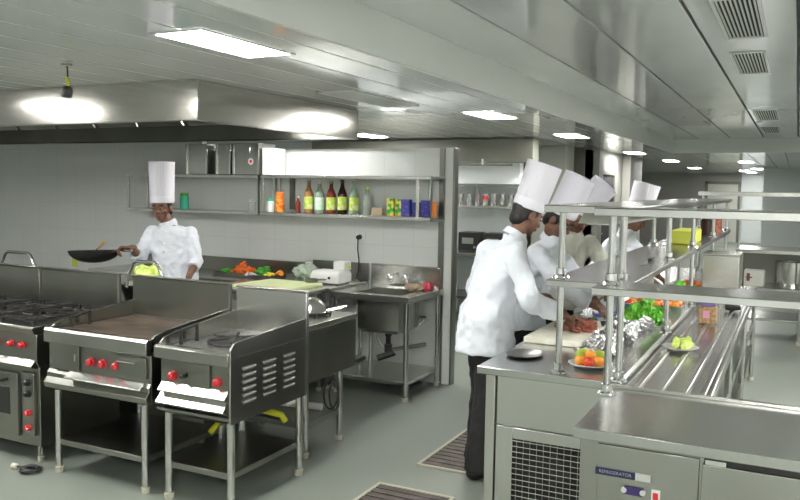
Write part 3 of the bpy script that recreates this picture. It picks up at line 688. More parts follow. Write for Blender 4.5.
# bottles
def bottle(x, h, r, glass, liq, cap, lab, label, y=6.15, neck=.015, z=1.476, fill=.6, cat='bottle', shoulder=.58):
    t = thing('bottle', label, cat, (x, y, z), 'bottles on the wall shelf')
    pr = [(0, 0), (r*.9, 0), (r, .006), (r, h*shoulder), (r*.85, h*(shoulder+.06)), (neck*1.3, h*(shoulder+.2)), (neck, h*.9), (neck*1.15, h*.91), (neck*1.15, h*.94), (0, h*.94)]
    MB().lathe(pr, (x, y, z), 18).build('glass', glass, t)
    if liq:
        MB().lathe([(0, .006), (r*.9, .006), (r*.93, .01), (r*.93, h*fill), (0, h*fill)], (x, y, z), 16).build('liquid', liq, t)
    MB().cyl((x, y, z+h*.92), (x, y, z+h), neck*1.3, neck*1.25, 12).build('cap', cap, t)
    if lab:
        MB().lathe([(r+.0012, h*.12), (r+.0012, h*.5)], (x, y, z), 18).build('label_band', lab, t)
    return t
bottle(-4.016, .30, .044, 'vinegar', None, 'oil', 'labely', 'tall pale brown bottle, yellow label, next to the tiny sauce bottle')
bottle(-3.90, .29, .044, 'oil', None, 'silver', 'labelw', 'clear bottle with a mint white label and grey cap')
bottle(-3.777, .295, .044, 'sauce', None, 'oil', 'labely', 'reddish brown bottle with yellow label right of the clear bottle')
bottle(-3.66, .31, .042, 'glassbrown', None, 'black', 'labely', 'very dark brown bottle with black neck and yellow label')
bottle(-3.537, .30, .043, 'oil', None, 'oil', 'labely', 'pale green bottle with a lime label right of the dark bottle')
bottle(-3.405, .245, .038, 'paleglass', None, 'lime', None, 'small clear bottle with a lime green cap', fill=.3)
bottle(-4.136, .15, .023, 'sauce', None, 'white_pl', None, 'tiny sauce bottle with white cap, smallest on the shelf', neck=.008, fill=.55)
# jars
def jar(x, y, z, r, h, bodym, capm, labm, label, cat='jar', ch=.2):
    t = thing('jar', label, cat, (x, y, z), 'jars and bottles')
    MB().lathe([(0, 0), (r*.95, 0), (r, .005), (r, h*(1-ch)*.92), (r*.85, h*(1-ch)), (0, h*(1-ch))], (x, y, z), 18).build('body', bodym, t)
    MB().cyl((x, y, z+h*(1-ch)), (x, y, z+h), r*.9, r*.88, 18).build('lid', capm, t)
    if labm: MB().lathe([(r+.001, h*.15), (r+.001, h*.62)], (x, y, z), 18).build('label_band', labm, t)
    return t
jar(-4.43, 6.13, 1.476, .034, .125, 'labelw', 'teal', 'white_pl', 'small white jar with a teal lid at the shelf left end')
jar(-4.325, 6.13, 1.476, .042, .19, 'orangelab', 'orangebox', 'orangelab', 'orange red jar with an orange lid next to teal lidded jar')
jar(-5.48, 6.13, 1.476, .045, .16, 'teal', 'green', None, 'bright green jar on the wall shelf behind the wok chef')
jar(-4.63, 6.12, 1.476, .038, .11, 'glassclear', 'silver', None, 'small glass jar with grey lid left of shelf divider')
# dark metal bracket behind orange jar
tag(MB().box(-4.335, -4.285, 6.30, 6.326, 1.50, 1.80).build('shelf_bracket', 'steel_dark', None, .002, loc=(-4.30, 6.31, 1.5)), 'dark vertical bracket on the tiles behind orange jar', 'bracket')
def carton(x, w, h, m, label, y=6.15, d=.05, rz=0, mt2=None):
    o = MB().box(-w/2, w/2, -d/2, d/2, 0, h).build('carton', m, None, .002, loc=(0, 0, 0)); tag(o, label, 'carton', 'small cartons on the wall shelf')
    o.location = (x, y, 1.4765); o.rotation_euler = (0, 0, rz); return o
carton(-3.295, .10, .065, 'terra', 'low pinkish packet left of the green and yellow carton')
carton(-3.165, .065, .15, 'greenbox', 'yellow and green carton, left one of its two', rz=.1)
carton(-3.095, .06, .145, 'greenbox', 'green carton squeezed beside the first blue carton', y=6.17)
carton(-3.015, .085, .145, 'bluebox', 'dark blue carton, leftmost of the blue ones', rz=-.08)
carton(-2.925, .06, .12, 'bluebox', 'dark blue carton partly behind the shelf upright', y=6.17)
carton(-2.838, .07, .14, 'bluebox', 'dark blue carton right of the shelf upright', y=6.16)
carton(-2.772, .03, .13, 'orangebox', 'bright orange carton at the shelf right end', y=6.19)
# socket
t = thing('wall_socket', 'white wall socket with a black plug and cord under the bottles', 'socket', (-3.565, 6.33, 1.27))
MB().box(-3.615, -3.515, 6.320, 6.329, 1.235, 1.315).build('face_plate', 'white_pl', t, .003)
MB().cyl((-3.57, 6.32, 1.265), (-3.57, 6.28, 1.262), .024, .02).build('plug', 'black', t)
MB().tube([(-3.57, 6.285, 1.25), (-3.572, 6.285, 1.15), (-3.56, 6.29, 1.05), (-3.565, 6.29, .95), (-3.56, 6.25, .90), (-3.50, 6.22, .875)], .006, 8).build('cord', 'black', t)
t = thing('wall_switch', 'tiny yellowish switch on the tiles at far left', 'switch', (-7.26, 6.33, .98))
MB().box(-7.30, -7.22, 6.318, 6.329, .78, .86).build('face_plate', 'yellow', t, .002)

# ------------------------------------------------------------------ floor gratings
def grating(x0, x1, y0, y1, label, n):
    t = thing('drain_grating', label, 'drain grating', ((x0+x1)/2, (y0+y1)/2, 0), 'floor drain gratings')
    w = .02
    MB().box(x0, x1, y0, y0+w, .0015, .012).box(x0, x1, y1-w, y1, .0015, .012).box(x0, x0+w, y0+w, y1-w, .0015, .012).box(x1-w, x1, y0+w, y1-w, .0015, .012).build('frame', 'rubber', t, .002)
    s = MB(); st = (y1-y0-2*w)/n
    for i in range(n): s.box(x0+w, x1-w, y0+w+st*(i+.12), y0+w+st*(i+.88), .002, .010)
    s.build('bars', 'grate', t)
    MB().box(x0+w, x1-w, y0+w, y1-w, .0012, .0018).build('pit_shade', 'dark', t)  # thin dark sheet on the floor, imitates shade below the bars
grating(-2.04, -1.52, 4.36, 5.9, 'long dark floor grating beneath the nearest standing chef', 22)
grating(-2.10, -1.62, 2.9, 3.98, 'dark floor grating at the bottom of photo, nearer one', 16)

# ------------------------------------------------------------------ RIGHT: refrigerated counter
fx0, fx1, fy0, fy1 = -.685, 1.45, 2.787, 3.45
t = thing('refrigerated_counter', 'steel refrigerated counter in the foreground with labels on its front', 'refrigerated counter', ((fx0+fx1)/2, (fy0+fy1)/2, 0))
MB().box(fx0, fx1, fy0, fy1, .83, .87).build('worktop', 'steel_h', t, .004)
MB().box(fx0, fx1, fy1-.012, fy1, .87, .885).build('rear_upstand', 'steel', t, .002)
MB().box(fx0+.02, fx1-.02, fy0+.04, fy1-.02, .10, .83).build('body', 'steel_mid', t, .003)  # darker steel in place of the dim reflections on this front
MB().box(fx0+.085, -.255, fy0+.032, fy0+.04, .12, .815).build('machine_panel', 'steel_mid', t, .003)
d_ = MB().box(-.245, .55, fy0+.015, fy0+.04, .14, .805).build('door', 'steel_mid', t, .004)
MB().box(-.24, .54, fy0+.028, fy0+.039, .806, .826).build('door_gasket', 'black', d_)
MB().box(-.235, -.17, fy0+.012, fy0+.02, .806, .822).cyl((-.20, fy0+.008, .815), (-.20, fy0+.02, .815), .009).build('door_hinge', 'chrome', d_)
d_ = MB().box(.56, 1.35, fy0+.015, fy0+.04, .14, .805).build('door', 'steel', t, .004)
for lx in (fx0+.08, .4, fx1-.08):
    for ly in (fy0+.09, fy1-.09): leg(t, lx, ly, 0, .10, .02)
lb = MB().box(-.605, -.465, fy0+.029, fy0+.032, .703, .729).build('name_label', 'navy', t, label='dark blue strip lettered REFRIGERATOR')
text('REFRIGERATOR', .0165, (-.535, fy0+.0285, .716), FRONT, 'lab_text', lb)
MB().box(-.465, -.413, fy0+.029, fy0+.032, .703, .729).build('silver_label', 'silver', t, label='silver end of the label strip')
lb = MB().box(-.502, -.435, fy0+.024, fy0+.032, .648, .678).build('thermostat', 'violet', t, .002, label='violet thermostat display')
[MB().cyl((u, fy0+.022, .663), (u, fy0+.030, .663), .010).build('display_cap', 'silver', lb) for u in (-.502, -.437)]
lb = MB().box(-.408, -.378, fy0+.024, fy0+.032, .640, .680).build('switch_plate', 'white_pl', t, .002)
MB().box(-.402, -.384, fy0+.018, fy0+.025, .648, .672).build('rocker', 'cardred', lb, .002, label='red rocker switch')

# shelf over the fridge counter and preparation counter
def flange(mb, x, y, z): mb.lathe([(.022, .016), (.026, .012), (.036, .008), (.040, 0), (.0, 0)], (x, y, z), 16); mb.lathe([(.018, .045), (.024, .042), (.024, .016), (.018, .014)], (x, y, z), 16)
def deck(mb, x0, x1, y0, y1, z, h=.032):
    mb.box(x0, x1, y0, y1, z-.004, z).box(x0, x1, y0, y0+.01, z-h, z-.004).box(x0, x1, y1-.01, y1, z-h, z-.004).box(x0, x0+.01, y0+.01, y1-.01, z-h, z-.004).box(x1-.01, x1, y0+.01, y1-.01, z-h, z-.004)
    return mb
def ptube(p, x, y, z0, z1, levels, name='post'):
    o = MB().cyl((x, y, z0), (x, y, z1), .0155, seg=16).build(name, 'tube', p)
    for z in levels: f = MB(); flange(f, x, y, z); f.build('flange', 'chrome', o)
    return o
t = thing('over_shelf', 'two tier steel over shelf standing on the refrigerated counter', 'over shelf', (.3, 3.3, .87))
deck(MB(), -.725, 1.40, 3.18, 3.45, 1.335).build('middle_shelf', 'steel_h', t, .002)
deck(MB(), -.725, 1.40, 3.18, 3.45, 1.655, .034).build('top_shelf', 'steel_h', t, .002)
for x in (-.677, .62, 1.35): ptube(t, x, 3.32, .87, 1.62, (.871, 1.336))

# preparation counter along Y
cx0, cx1, cy0, cy1 = -1.345, -.665, 3.57, 9.4
t = thing('preparation_counter', 'long steel preparation counter where the chefs on the right work', 'counter', ((cx0+cx1)/2, (cy0+cy1)/2, 0))
MB().box(cx0, cx1, cy0-.03, cy1, .832, .87).build('worktop', 'steel_h', t, .004)
MB().box(cx1-.075, cx1, cy0+.0, cy1, .871, .882).build('raised_edge', 'steel', t, .003)
body = MB().box(cx0+.087, cx1-.02, cy0+.045, cy1-.02, .10, .83).build('body', 'steel', t, .003)
MB().box(cx0+.088, cx1-.02, cy0+.02, cy0+.044, .585, .825).build('upper_panel', 'steel', t, .003)
fr = MB().box(cx0+.088, -1.170, cy0+.015, cy0+.044, .12, .58).box(-1.170, -.70, cy0+.015, cy0+.044, .525, .58).box(-.84, -.70, cy0+.015, cy0+.044, .12, .525).box(-1.170, -.84, cy0+.015, cy0+.044, .12, .2)
fr.build('grille_frame', 'steel', t, .003)
MB().box(-1.170, -.84, cy0+.040, cy0+.0445, .2, .525).build('grille_recess', 'dark', t)
MB().lathe([(0, 0), (.10, 0), (.11, .004), (.10, .008), (0, .008)], (-1.0, cy0+.036, .36), 24, m=frame((0, -1, 0)), f=lambda a: 1+.12*math.cos(5*a)).build('fan', 'iron', t)
gr = MB()
for i in range(12): z = .515-i*.027; gr.tube([(-1.172, cy0+.018, z), (-.838, cy0+.018, z)], .0028, 6)
for i in range(10): x = -1.15+i*.033; gr.tube([(x, cy0+.021, .2), (x, cy0+.021, .527)], .0022, 6)
gr.build('grille', 'tube', t)
MB().box(cx0+.035, cx0+.085, cy0+.005, cy0+.055, .02, .83).build('corner_leg', 'steel', t, .004)
MB().box(cx0+.035, cx0+.085, cy1-.06, cy1-.01, .02, .83).build('corner_leg', 'steel', t, .004)
for ly in (4.5, 6.0, 7.5): MB().box(cx0+.09, cx1-.03, ly, ly+.05, .0, .10).build('plinth_leg', 'steel_dark', t)
for ly in (4.0, 5.5, 7.2): MB().box(cx0+.080, cx0+.087, ly, ly+1.3, .14, .80).build('door', 'steel', t, .003)
[MB().cyl((cx0+.06, yy, 0), (cx0+.06, yy, .02), .02).build('foot', 'rubber', t) for yy in (cy0+.03, cy1-.035)]

t = thing('pass_shelf', 'long two tier steel shelf on round posts above the preparation counter', 'over shelf', (-.82, 6.4, .87))
deck(MB(), -1.00, -.635, 3.49, 9.35, 1.318).build('middle_shelf', 'steel_h', t, .002)
deck(MB(), -1.02, -.635, 3.49, 9.35, 1.655, .034).build('top_shelf', 'steel_h', t, .002)
for py in (3.53, 4.92, 6.15, 7.7, 9.2):
    ptube(t, -.672, py, .882, 1.62, (.883, 1.319))
    ptube(t, -.962, py+.07, .87, 1.62, (.871, 1.319))
for (a, b, lb) in ((3.75, 4.75, 'nearest'), (5.05, 6.0, 'middle'), (6.35, 7.5, 'farthest')):
    l = thing('heat_lamp_housing', 'white heat lamp housing under the pass shelf, '+lb+' of three', 'heat lamp', (-.83, (a+b)/2, 1.55), 'heat lamp housings')
    MB().prism([(-.90, 1.62), (-.93, 1.565), (-.73, 1.565), (-.76, 1.62)], 'y', a, b).build('housing', 'column', l, .002)
    MB().box(-.90, -.76, a+.05, b-.05, 1.558, 1.564).build('reflector', 'steel', l)

# tray slide
sx0, sx1 = -.655, -.290
t = thing('tray_slide', 'ribbed steel tray slide running beside the preparation counter', 'tray slide', ((sx0+sx1)/2, 5.8, 0))
top = MB().box(sx0, sx1, 3.50, 8.1, .815, .84)
top.box(sx1-.004, sx1, 3.50, 8.1, .79, .815)
top.build('worktop', 'steel_h', t, .003)
rb = MB()
for x in (-.60, -.50, -.40, -.325): rb.prism([(x-.018, .8405), (x-.009, .852), (x+.009, .852), (x+.018, .8405)], 'y', 3.56, 8.05)
rb.box(sx1-.014, sx1, 3.50, 8.1, .8405, .848)
rb.build('ribs', 'steel_h', t, .002)
for ly in (3.6, 4.9, 6.3, 7.9):
    leg(t, -.31, ly, 0, .815, .02); leg(t, -.60, ly, 0, .815, .02)
MB().box(-.62, -.30, 3.6, 7.9, .30, .32).build('lower_shelf', 'steel_dark', t, .003)
MB().cyl((-.31, 3.6, .55), (-.31, 7.9, .55), .014).build('stretcher', 'tube', t)

# steel cabinet box on the slide
t = thing('steel_cabinet', 'plain steel box standing far down the tray slide', 'steel box', (-.535, 7.15, .85))
MB().box(-.695+.015, -.40, 7.0, 7.35, .851, 1.205).build('case', 'steel', t, .005)
MB().box(-.70+.015, -.395, 6.992, 7.36, 1.205, 1.22).build('lid', 'steel', t, .003)
# far work station
t = thing('far_table', 'distant steel work table at the right with open lower shelf', 'table', (.1, 10.3, 0))
MB().box(-.62, 1.6, 9.95, 10.7, 1.03, 1.075).build('tabletop', 'steel', t, .004)
MB().box(-.62, 1.6, 10.0, 10.7, .60, .63).build('shelf', 'steel', t, .003)
MB().box(-.62, 1.6, 10.66, 10.7, .63, 1.03).build('rear_panel', 'steel_dark', t, .003)
MB().box(-.62, 1.6, 10.0, 10.7, .25, .28).build('shelf', 'steel', t, .003)
for lx in (-.58, .08, 1.55):
    for ly in (10.02, 10.64): leg(t, lx, ly, 0, 1.03, .022)
t = thing('far_over_shelf', 'single steel shelf raised above the distant work table', 'over shelf', (.1, 10.3, 1.075))
deck(MB(), -1.05, 1.6, 9.95, 10.3, 1.735, .05).build('shelf', 'steel', t, .003)
for x in (-.60, .9): MB().cyl((x, 10.2, 1.075), (x, 10.2, 1.70), .016).build('post', 'tube', t)
MB().cyl((-1.02, 10.2, 0), (-1.02, 10.2, 1.70), .016).build('post', 'tube', t)
t = thing('stock_pot', 'tall shiny stock pot on the shelf of distant work table', 'pot', (-.03, 10.25, .63))
MB().lathe([(0, 0), (.165, 0), (.17, .01), (.17, .30), (.175, .305), (.165, .31), (.16, .30), (.16, .01), (0, .01)], (-.03, 10.25, .631), 28).build('pot', 'steel', t)
MB().tube([(.14, 10.25, .85), (.18, 10.25, .85), (.18, 10.25, .90), (.14, 10.25, .90)], .006).build('handle', 'steel', t)
t = thing('paper_bag', 'white bag with red print on the far table shelf', 'bag', (-.40, 10.15, .63))
MB().box(-.52, -.30, 10.06, 10.24, .631, .83).build('bag', 'column', t, .02)
MB().box(-.49, -.455, 10.055, 10.06, .70, .79).box(-.50, -.43, 10.055, 10.06, .735, .75).build('print', 'lip', t)

# ------------------------------------------------------------------ items on the right counter
t = thing('oval_tray', 'dark oval steel tray on the near end of preparation counter', 'tray', (-1.20, 3.91, .87))
MB().lathe([(0, .004), (.075, .004), (.088, .012), (.094, .013), (.088, .006), (.07, .001), (0, .001)], (-1.215, 3.89, .871), 32, sx=1.0, sy=1.25).build('tray', 'steel_dark', t)

t = thing('cutting_board', 'thick cream cutting board under raw meat', 'cutting board', (-1.08, 4.55, .87))
MB().box(-1.33, -1.0, 4.22, 4.86, .871, .905).build('board', 'board_w', t, .006)
def blob(m): m.ball((0, 0, 0), .045, .03, .018, seg=12, f=lambda c: 1+.2*math.sin(7*c.x+3*c.y)+.15*math.cos(9*c.z+4*c.x))
piece('meat_piece', 'meat', blob, heap(-1.13, 4.62, .905, .20, .34, .05, 22, .012), 'raw red meat piece heaped on the cream cutting board', 'meat', 'meat pieces on the cutting board')
t = thing('glass_bowl', 'small shiny bowl holding meat beside the chef hands', 'bowl', (-1.02, 4.72, .905))
MB().lathe([(0, 0), (.035, 0), (.062, .04), (.066, .045), (.06, .042), (.03, .006), (0, .006)], (-1.04, 4.76, .906), 20).build('bowl', 'chrome', t)
tag(MB().box(-1.16, -1.0, 5.2, 5.36, .871, .915).build('blue_container', 'blue', None, .008, loc=(-1.08, 5.28, .871)), 'flat blue plastic container behind the cutting board', 'container')

# foil parcels
spots = []
for i in range(30):
    u = i/29
    spots.append((-.96+random.uniform(0, .17), 4.12+u*.92+random.uniform(-.03, .03), .893+random.uniform(0, .018), random.random()*3, random.random()*3, random.random()*6, random.uniform(.85, 1.2)))
piece('foil_parcel', 'foil', lambda m: m.ball((0, 0, 0), .045, .036, .024, seg=14, f=lambda c: 1+.22*math.sin(9*c.x+7*c.y)+.18*math.cos(11*c.z+5*c.x)), spots, 'crumpled silver foil parcel lying along the counter edge before the lettuce', 'foil parcel', 'foil parcels')
# fruit dish
def dish(x, y, z, r, label, name='dish', mt='plate', cat='dish'):
    return tag(MB().lathe([(0, .0), (r*.6, .0), (r*.95, .016), (r*1.05, .018), (r, .022), (r*.6, .006), (0, .006)], (x, y, z), 32, f=lambda a: 1+.03*math.cos(16*a)).build(name, mt, None, loc=(x, y, z)), label, cat)
dish(-.86, 3.80, .871, .10, 'round silver dish of fruit at the near counter edge')
for (x, y, z, m_, lb, r) in ((-.905, 3.84, .912, 'mango', 'green mango at the back left of fruit dish', .036), (-.83, 3.86, .910, 'mango', 'yellowish green mango at the back right of fruit dish', .034), (-.90, 3.77, .902, 'orange', 'small orange fruit at the front left of silver dish', .026), (-.855, 3.755, .902, 'tomato', 'red tomato at the front middle of silver dish', .026), (-.815, 3.78, .902, 'orange', 'orange tomato at the front right of silver dish', .026), (-.86, 3.80, .925, 'orange', 'orange fruit on top of the silver dish heap', .026)):
    o = thing('fruit', lb, 'fruit', (x, y, z-r), 'fruit in the silver dish')
    MB().ball((x, y, z), r*1.1, r, r, seg=16).build('flesh', m_, o); MB().cyl((x, y, z+r*.95), (x+.004, y, z+r*1.15), .002).build('stalk', 'wood', o)
o = thing('small_dish', 'small dish of garnish between the posts behind fruit dish', 'dish', (-.90, 4.02, .871))
MB().lathe([(0, 0), (.03, 0), (.06, .03), (.065, .04), (.06, .036), (.03, .006), (0, .006)], (-.93, 4.02, .871), 20).build('bowl', 'chrome', o)
MB().ball((-.93, 4.02, .895), .045, .045, .02, f=lambda c: 1+.2*math.sin(9*c.x+8*c.y)).build('garnish', 'board_w', o)
# lettuce heap
tray('lettuce_tray', 'steel tray under the bright green lettuce', 'tray', -.83, 5.2, .871, .24, .42, .03)
def leaf(m):
    n = 9; rows = []
    for i in range(n+1):
        r = []
        for j in range(n+1):
            u, v = i/n*2-1, j/n*2-1
            w = .045*(1-.75*u*u)**.5
            r.append(m.bm.verts.new((u*.065, v*w, .02*(u*u)+.012*math.sin(9*v+5*u)*abs(v)+.010*math.sin(11*u+3*v)*(.3+abs(v)))))
        rows.append(r)
    for i in range(n):
        for j in range(n): m.bm.faces.new((rows[i][j], rows[i+1][j], rows[i+1][j+1], rows[i][j+1]))
spots = []
for (x, y, z, a, b, c_, s_) in heap(-.84, 5.2, .90, .20, .38, .12, 75, .01, (.6, 1.0)): spots.append((x, y, z, a*2.2, b*2.2, c_, s_))
lt = piece('lettuce_leaf', 'lettuce', leaf, spots, 'curly bright green lettuce leaf in the heap on the counter', 'lettuce', 'lettuce leaves heaped in the tray')
for o in lt[:1]:
    sm = o.modifiers.new('thick', 'SOLIDIFY'); sm.thickness = .0015
# tomatoes tray
tray('tomato_tray', 'steel tray of tomatoes behind the lettuce', 'tray', -.88, 5.85, .871, .40, .30, .06)
spots = []
for i in range(6):
    for j in range(3): spots.append((-1.04+i*.062, 5.77+j*.075, .915+.012*random.random(), random.random(), random.random(), 0, random.uniform(.9, 1.1)))
tm = piece('tomato', 'tomato', lambda m: m.ball((0, 0, 0), .032, .032, .028, seg=14), spots, 'red or orange tomato in the tray behind lettuce', 'tomato', 'tomatoes in the tray')
for i, o in enumerate(tm):
    if i % 2:
        if 'alt' not in globals(): alt = tm[0].data.copy(); alt.materials.clear(); alt.materials.append(M['orange'])
        o.data = alt
# cabbage plate on slide
o = thing('leaf_plate', 'small silver plate of pale cabbage leaves on the tray slide', 'plate', (-.55, 4.62, .849))
MB().lathe([(0, 0), (.06, 0), (.095, .012), (.10, .014), (.095, .016), (.055, .005), (0, .005)], (-.545, 4.60, .850), 28, sx=1, sy=1.1).build('plate', 'plate', o)
m_ = MB()
for i in range(7): m_.ball((-.545+random.uniform(-.045, .05), 4.60+random.uniform(-.05, .05), .876+.01*random.random()), .035, .026, .020, seg=12, m=Euler((.4*i, .3*i, i)).to_matrix(), f=lambda c: 1+.2*math.sin(9*c.x+6*c.y))
m_.build('leaves', 'cabbage', o)
# biscuit jar
o = thing('biscuit_jar', 'square jar of brown biscuits with purple top on the tray slide', 'jar', (-.50, 5.62, .849))
MB().box(-.557, -.443, 5.57, 5.67, .851, .965).build('contents', 'brown', o, .012)
MB().box(-.552, -.448, 5.575, 5.665, .966, .995).build('lid', 'purple', o, .008)
MB().box(-.525, -.485, 5.565, 5.569, .89, .94).build('paper_label', 'pinklab', o)
tag(MB().ball((-.40, 6.3, .875), .06, .05, .025, f=lambda c: 1+.25*math.sin(9*c.x)).build('dark_cloth', 'trouser', None, loc=(-.40, 6.3, .849)), 'dark crumpled cloth behind the biscuit jar', 'cloth')
# middle shelf goods
tag(MB().box(-.87, -.695, 6.4, 6.95, 1.32, 1.425).build('yellow_crate', 'yellow', None, .012, loc=(-.8, 6.6, 1.32)), 'long yellow plastic crate on the middle pass shelf', 'crate')
o = thing('dark_jar', 'dark brown jar on the far end of middle shelf', 'jar', (-.76, 8.0, 1.32)); MB().lathe([(0, 0), (.05, 0), (.05, .14), (.03, .16), (.03, .17), (0, .17)], (-.76, 8.0, 1.32), 16).build('body', 'glassbrown', o); MB().cyl((-.76, 8.0, 1.488), (-.76, 8.0, 1.51), .033).build('lid', 'silver', o)
o = thing('brown_jar', 'reddish brown jar beside the dark jar at far shelf end', 'jar', (-.72, 8.6, 1.32)); MB().lathe([(0, 0), (.05, 0), (.05, .13), (.03, .15), (.03, .16), (0, .16)], (-.72, 8.6, 1.32), 16).build('body', 'meat', o); MB().cyl((-.72, 8.6, 1.478), (-.72, 8.6, 1.50), .033).build('lid', 'silver', o)
o = thing('knife', 'kitchen knife lying at the edge of middle pass shelf', 'knife', (-.73, 4.6, 1.32))
MB().prism([(4.45, 1.3195), (4.45, 1.3215), (4.72, 1.3215), (4.72, 1.3195)], 'x', -.76, -.73).build('blade', 'chrome', o); MB().box(-.757, -.733, 4.72, 4.84, 1.319, 1.335).build('handle', 'black', o, .004)
tray('white_tray', 'white tray with green and orange food far along the counter', 'tray', -.82, 7.15, .883, .28, .5, .05, 'white_pl')
piece('pepper_piece', 'lettuce', pep, heap(-.82, 7.0, .905, .2, .2, .06, 14, .012, (1, 1.6)), 'green pepper piece in the distant white tray', 'pepper', 'green pieces in the white tray')
piece('orange_piece', 'carrot', pep, heap(-.80, 7.3, .905, .2, .16, .06, 12, .012, (1, 1.6)), 'orange pepper piece in the distant white tray', 'pepper', 'orange pieces in the white tray')

# ------------------------------------------------------------------ back kitchen seen past the partition
t = thing('rear_hood', 'wide olive grey extractor hood hanging in the back kitchen', 'extractor hood', (-4.7, 9.6, 2.1))
MB().box(-6.5, -3.1, 10.02, 10.28, 2.08, 2.385).build('canopy', 'olive', t, .004)
MB().box(-6.5, -3.1, 10.01, 10.02, 2.065, 2.09).build('rim', 'steel', t, .002)
t = thing('rear_shelf', 'steel wall shelf with canisters in the back kitchen', 'shelf', (-3.6, 10.1, 1.5))
deck(MB(), -5.2, -3.05, 9.85, 10.28, 1.50, .03).build('lower_shelf', 'steel', t, .002)
deck(MB(), -5.2, -3.05, 9.85, 10.28, 1.79, .03).build('upper_shelf', 'steel', t, .002)
for x in (-5.1, -3.80, -3.1): MB().box(x-.012, x+.012, 9.86, 9.885, 1.47, 1.79).build('upright', 'steel', t)
for i in range(9):
    x = -4.08+i*.118
    o = thing('canister', 'small grey metal canister in the row on the back kitchen shelf', 'canister', (x, 10.0, 1.5), 'canisters on the back kitchen shelf')
    if i == 3: o['label'] = 'metal canister with a reddish band on the back kitchen shelf'
    MB().lathe([(0, 0), (.038, 0), (.040, .004), (.040, .15), (0, .15)], (x, 10.0, 1.501), 16).build('body', 'steel', o)
    MB().lathe([(0, .15), (.036, .15), (.036, .168), (0, .17)], (x, 10.0, 1.501), 16).build('lid', 'silver', o)
    if i == 3: MB().lathe([(.041, .08), (.041, .13)], (x, 10.0, 1.501), 16).build('band', 'cardred', o)
t = thing('rear_counter', 'steel counter in the back kitchen behind the nearest chef', 'counter', (-3.9, 9.9, 0))
MB().box(-5.5, -3.05, 9.45, 10.25, .86, .90).build('worktop', 'steel', t, .004)
MB().box(-5.5, -3.1, 9.5, 10.2, .30, .33).build('shelf', 'steel_dark', t, .003)
for lx in (-5.4, -4.2, -3.12):
    for ly in (9.5, 10.2): leg(t, lx, ly, 0, .86)
for i, (x, lb) in enumerate(((-3.85, 'black appliance on the back kitchen counter, left one'), (-3.50, 'black appliance on the back kitchen counter, right one'))):
    o = thing('appliance', lb, 'appliance', (x, 9.85, .90), 'black appliances on the rear counter')
    MB().box(x-.14, x+.14, 9.7, 10.0, .901, 1.15).build('case', 'black', o, .01)
    MB().box(x-.08, x+.08, 9.69, 9.70, 1.0, 1.08).build('front_plate', 'steel', o); MB().cyl((x+.1, 9.70, .96), (x+.1, 9.68, .96), .018).build('dial', 'chrome', o)
t = thing('pipe', 'steel pipe with two cross pieces running under the rear hood', 'pipe', (-4.4, 9.6, 2.0))
MB().cyl((-5.5, 9.5, 2.03), (-3.2, 9.5, 2.03), .015).build('main_pipe', 'tube', t)
for x in (-4.0, -3.6): MB().cyl((x, 9.5, 2.03), (x, 9.5, 2.10), .02).build('hanger', 'tube', t)
t = thing('rear_oven', 'tall steel oven beyond the hats in the back kitchen', 'oven', (-3.9, 8.6, 0))
for nm in (1,):
    MB().box(-4.3, -3.75, 8.3, 8.9, .1, .86).build('case', 'steel_dark', t, .006)
    dd = MB().box(-4.25, -3.80, 8.285, 8.30, .2, .75).build('oven_door', 'black', t, .004); MB().tube([(-4.2, 8.285, .72), (-4.2, 8.25, .72), (-3.85, 8.25, .72), (-3.85, 8.285, .72)], .008).build('oven_handle', 'tube', dd)
    for lx in (-4.26, -3.79):
        for ly in (8.34, 8.86): leg(t, lx, ly, 0, .1, .02)

# ------------------------------------------------------------------ PEOPLE
fold = bpy.data.textures.new('cloth folds', 'CLOUDS'); fold.noise_scale = .07; fold.noise_depth = 1
def finish(o, voxel, smooth=3, fold_s=0):
    r = o.modifiers.new('remesh', 'REMESH'); r.mode = 'VOXEL'; r.voxel_size = voxel; r.use_smooth_shade = True
    s_ = o.modifiers.new('smooth', 'SMOOTH'); s_.iterations = smooth; s_.factor = .5
    if fold_s:
        d_ = o.modifiers.new('folds', 'DISPLACE'); d_.texture = fold; d_.strength = fold_s; d_.mid_level = .5; d_.texture_coords = 'LOCAL'
def hand(mb, wrist, dirv, palm_n, side, curl=.5):
    """side +1: thumb on the x side given by dir x normal"""
    d = V(dirv).normalized(); n = V(palm_n); n = (n-d*n.dot(d)).normalized(); s = d.cross(n)*side
    w = V(wrist)
    for k in range(4):
        off = s*(.027-.018*k)
        mb.cap(w+off*.55, w+d*.078+off, .013, .0115, 8)
    L = (.038, .043, .040, .032)
    for k in range(4):
        off = s*(.027-.018*k); p = w+d*.080+off
        a = curl
        q = p+(d*math.cos(a)+n*math.sin(a))*L[k]; r = q+(d*math.cos(a*2.2)+n*math.sin(a*2.2))*L[k]*.75; e = r+(d*math.cos(a*3)+n*math.sin(a*3))*L[k]*.5
        mb.cap(p, q, .0095, .0088, 8); mb.cap(q, r, .0088, .008, 8); mb.cap(r, e, .008, .007, 8)
    p = w+d*.022+s*.024; q = p+(d*.6+s*.75+n*.25).normalized()*.038; r = q+(d*.9+n*.5).normalized()*.03
    mb.cap(p, q, .013, .010, 8); mb.cap(q, r, .010, .008, 8)
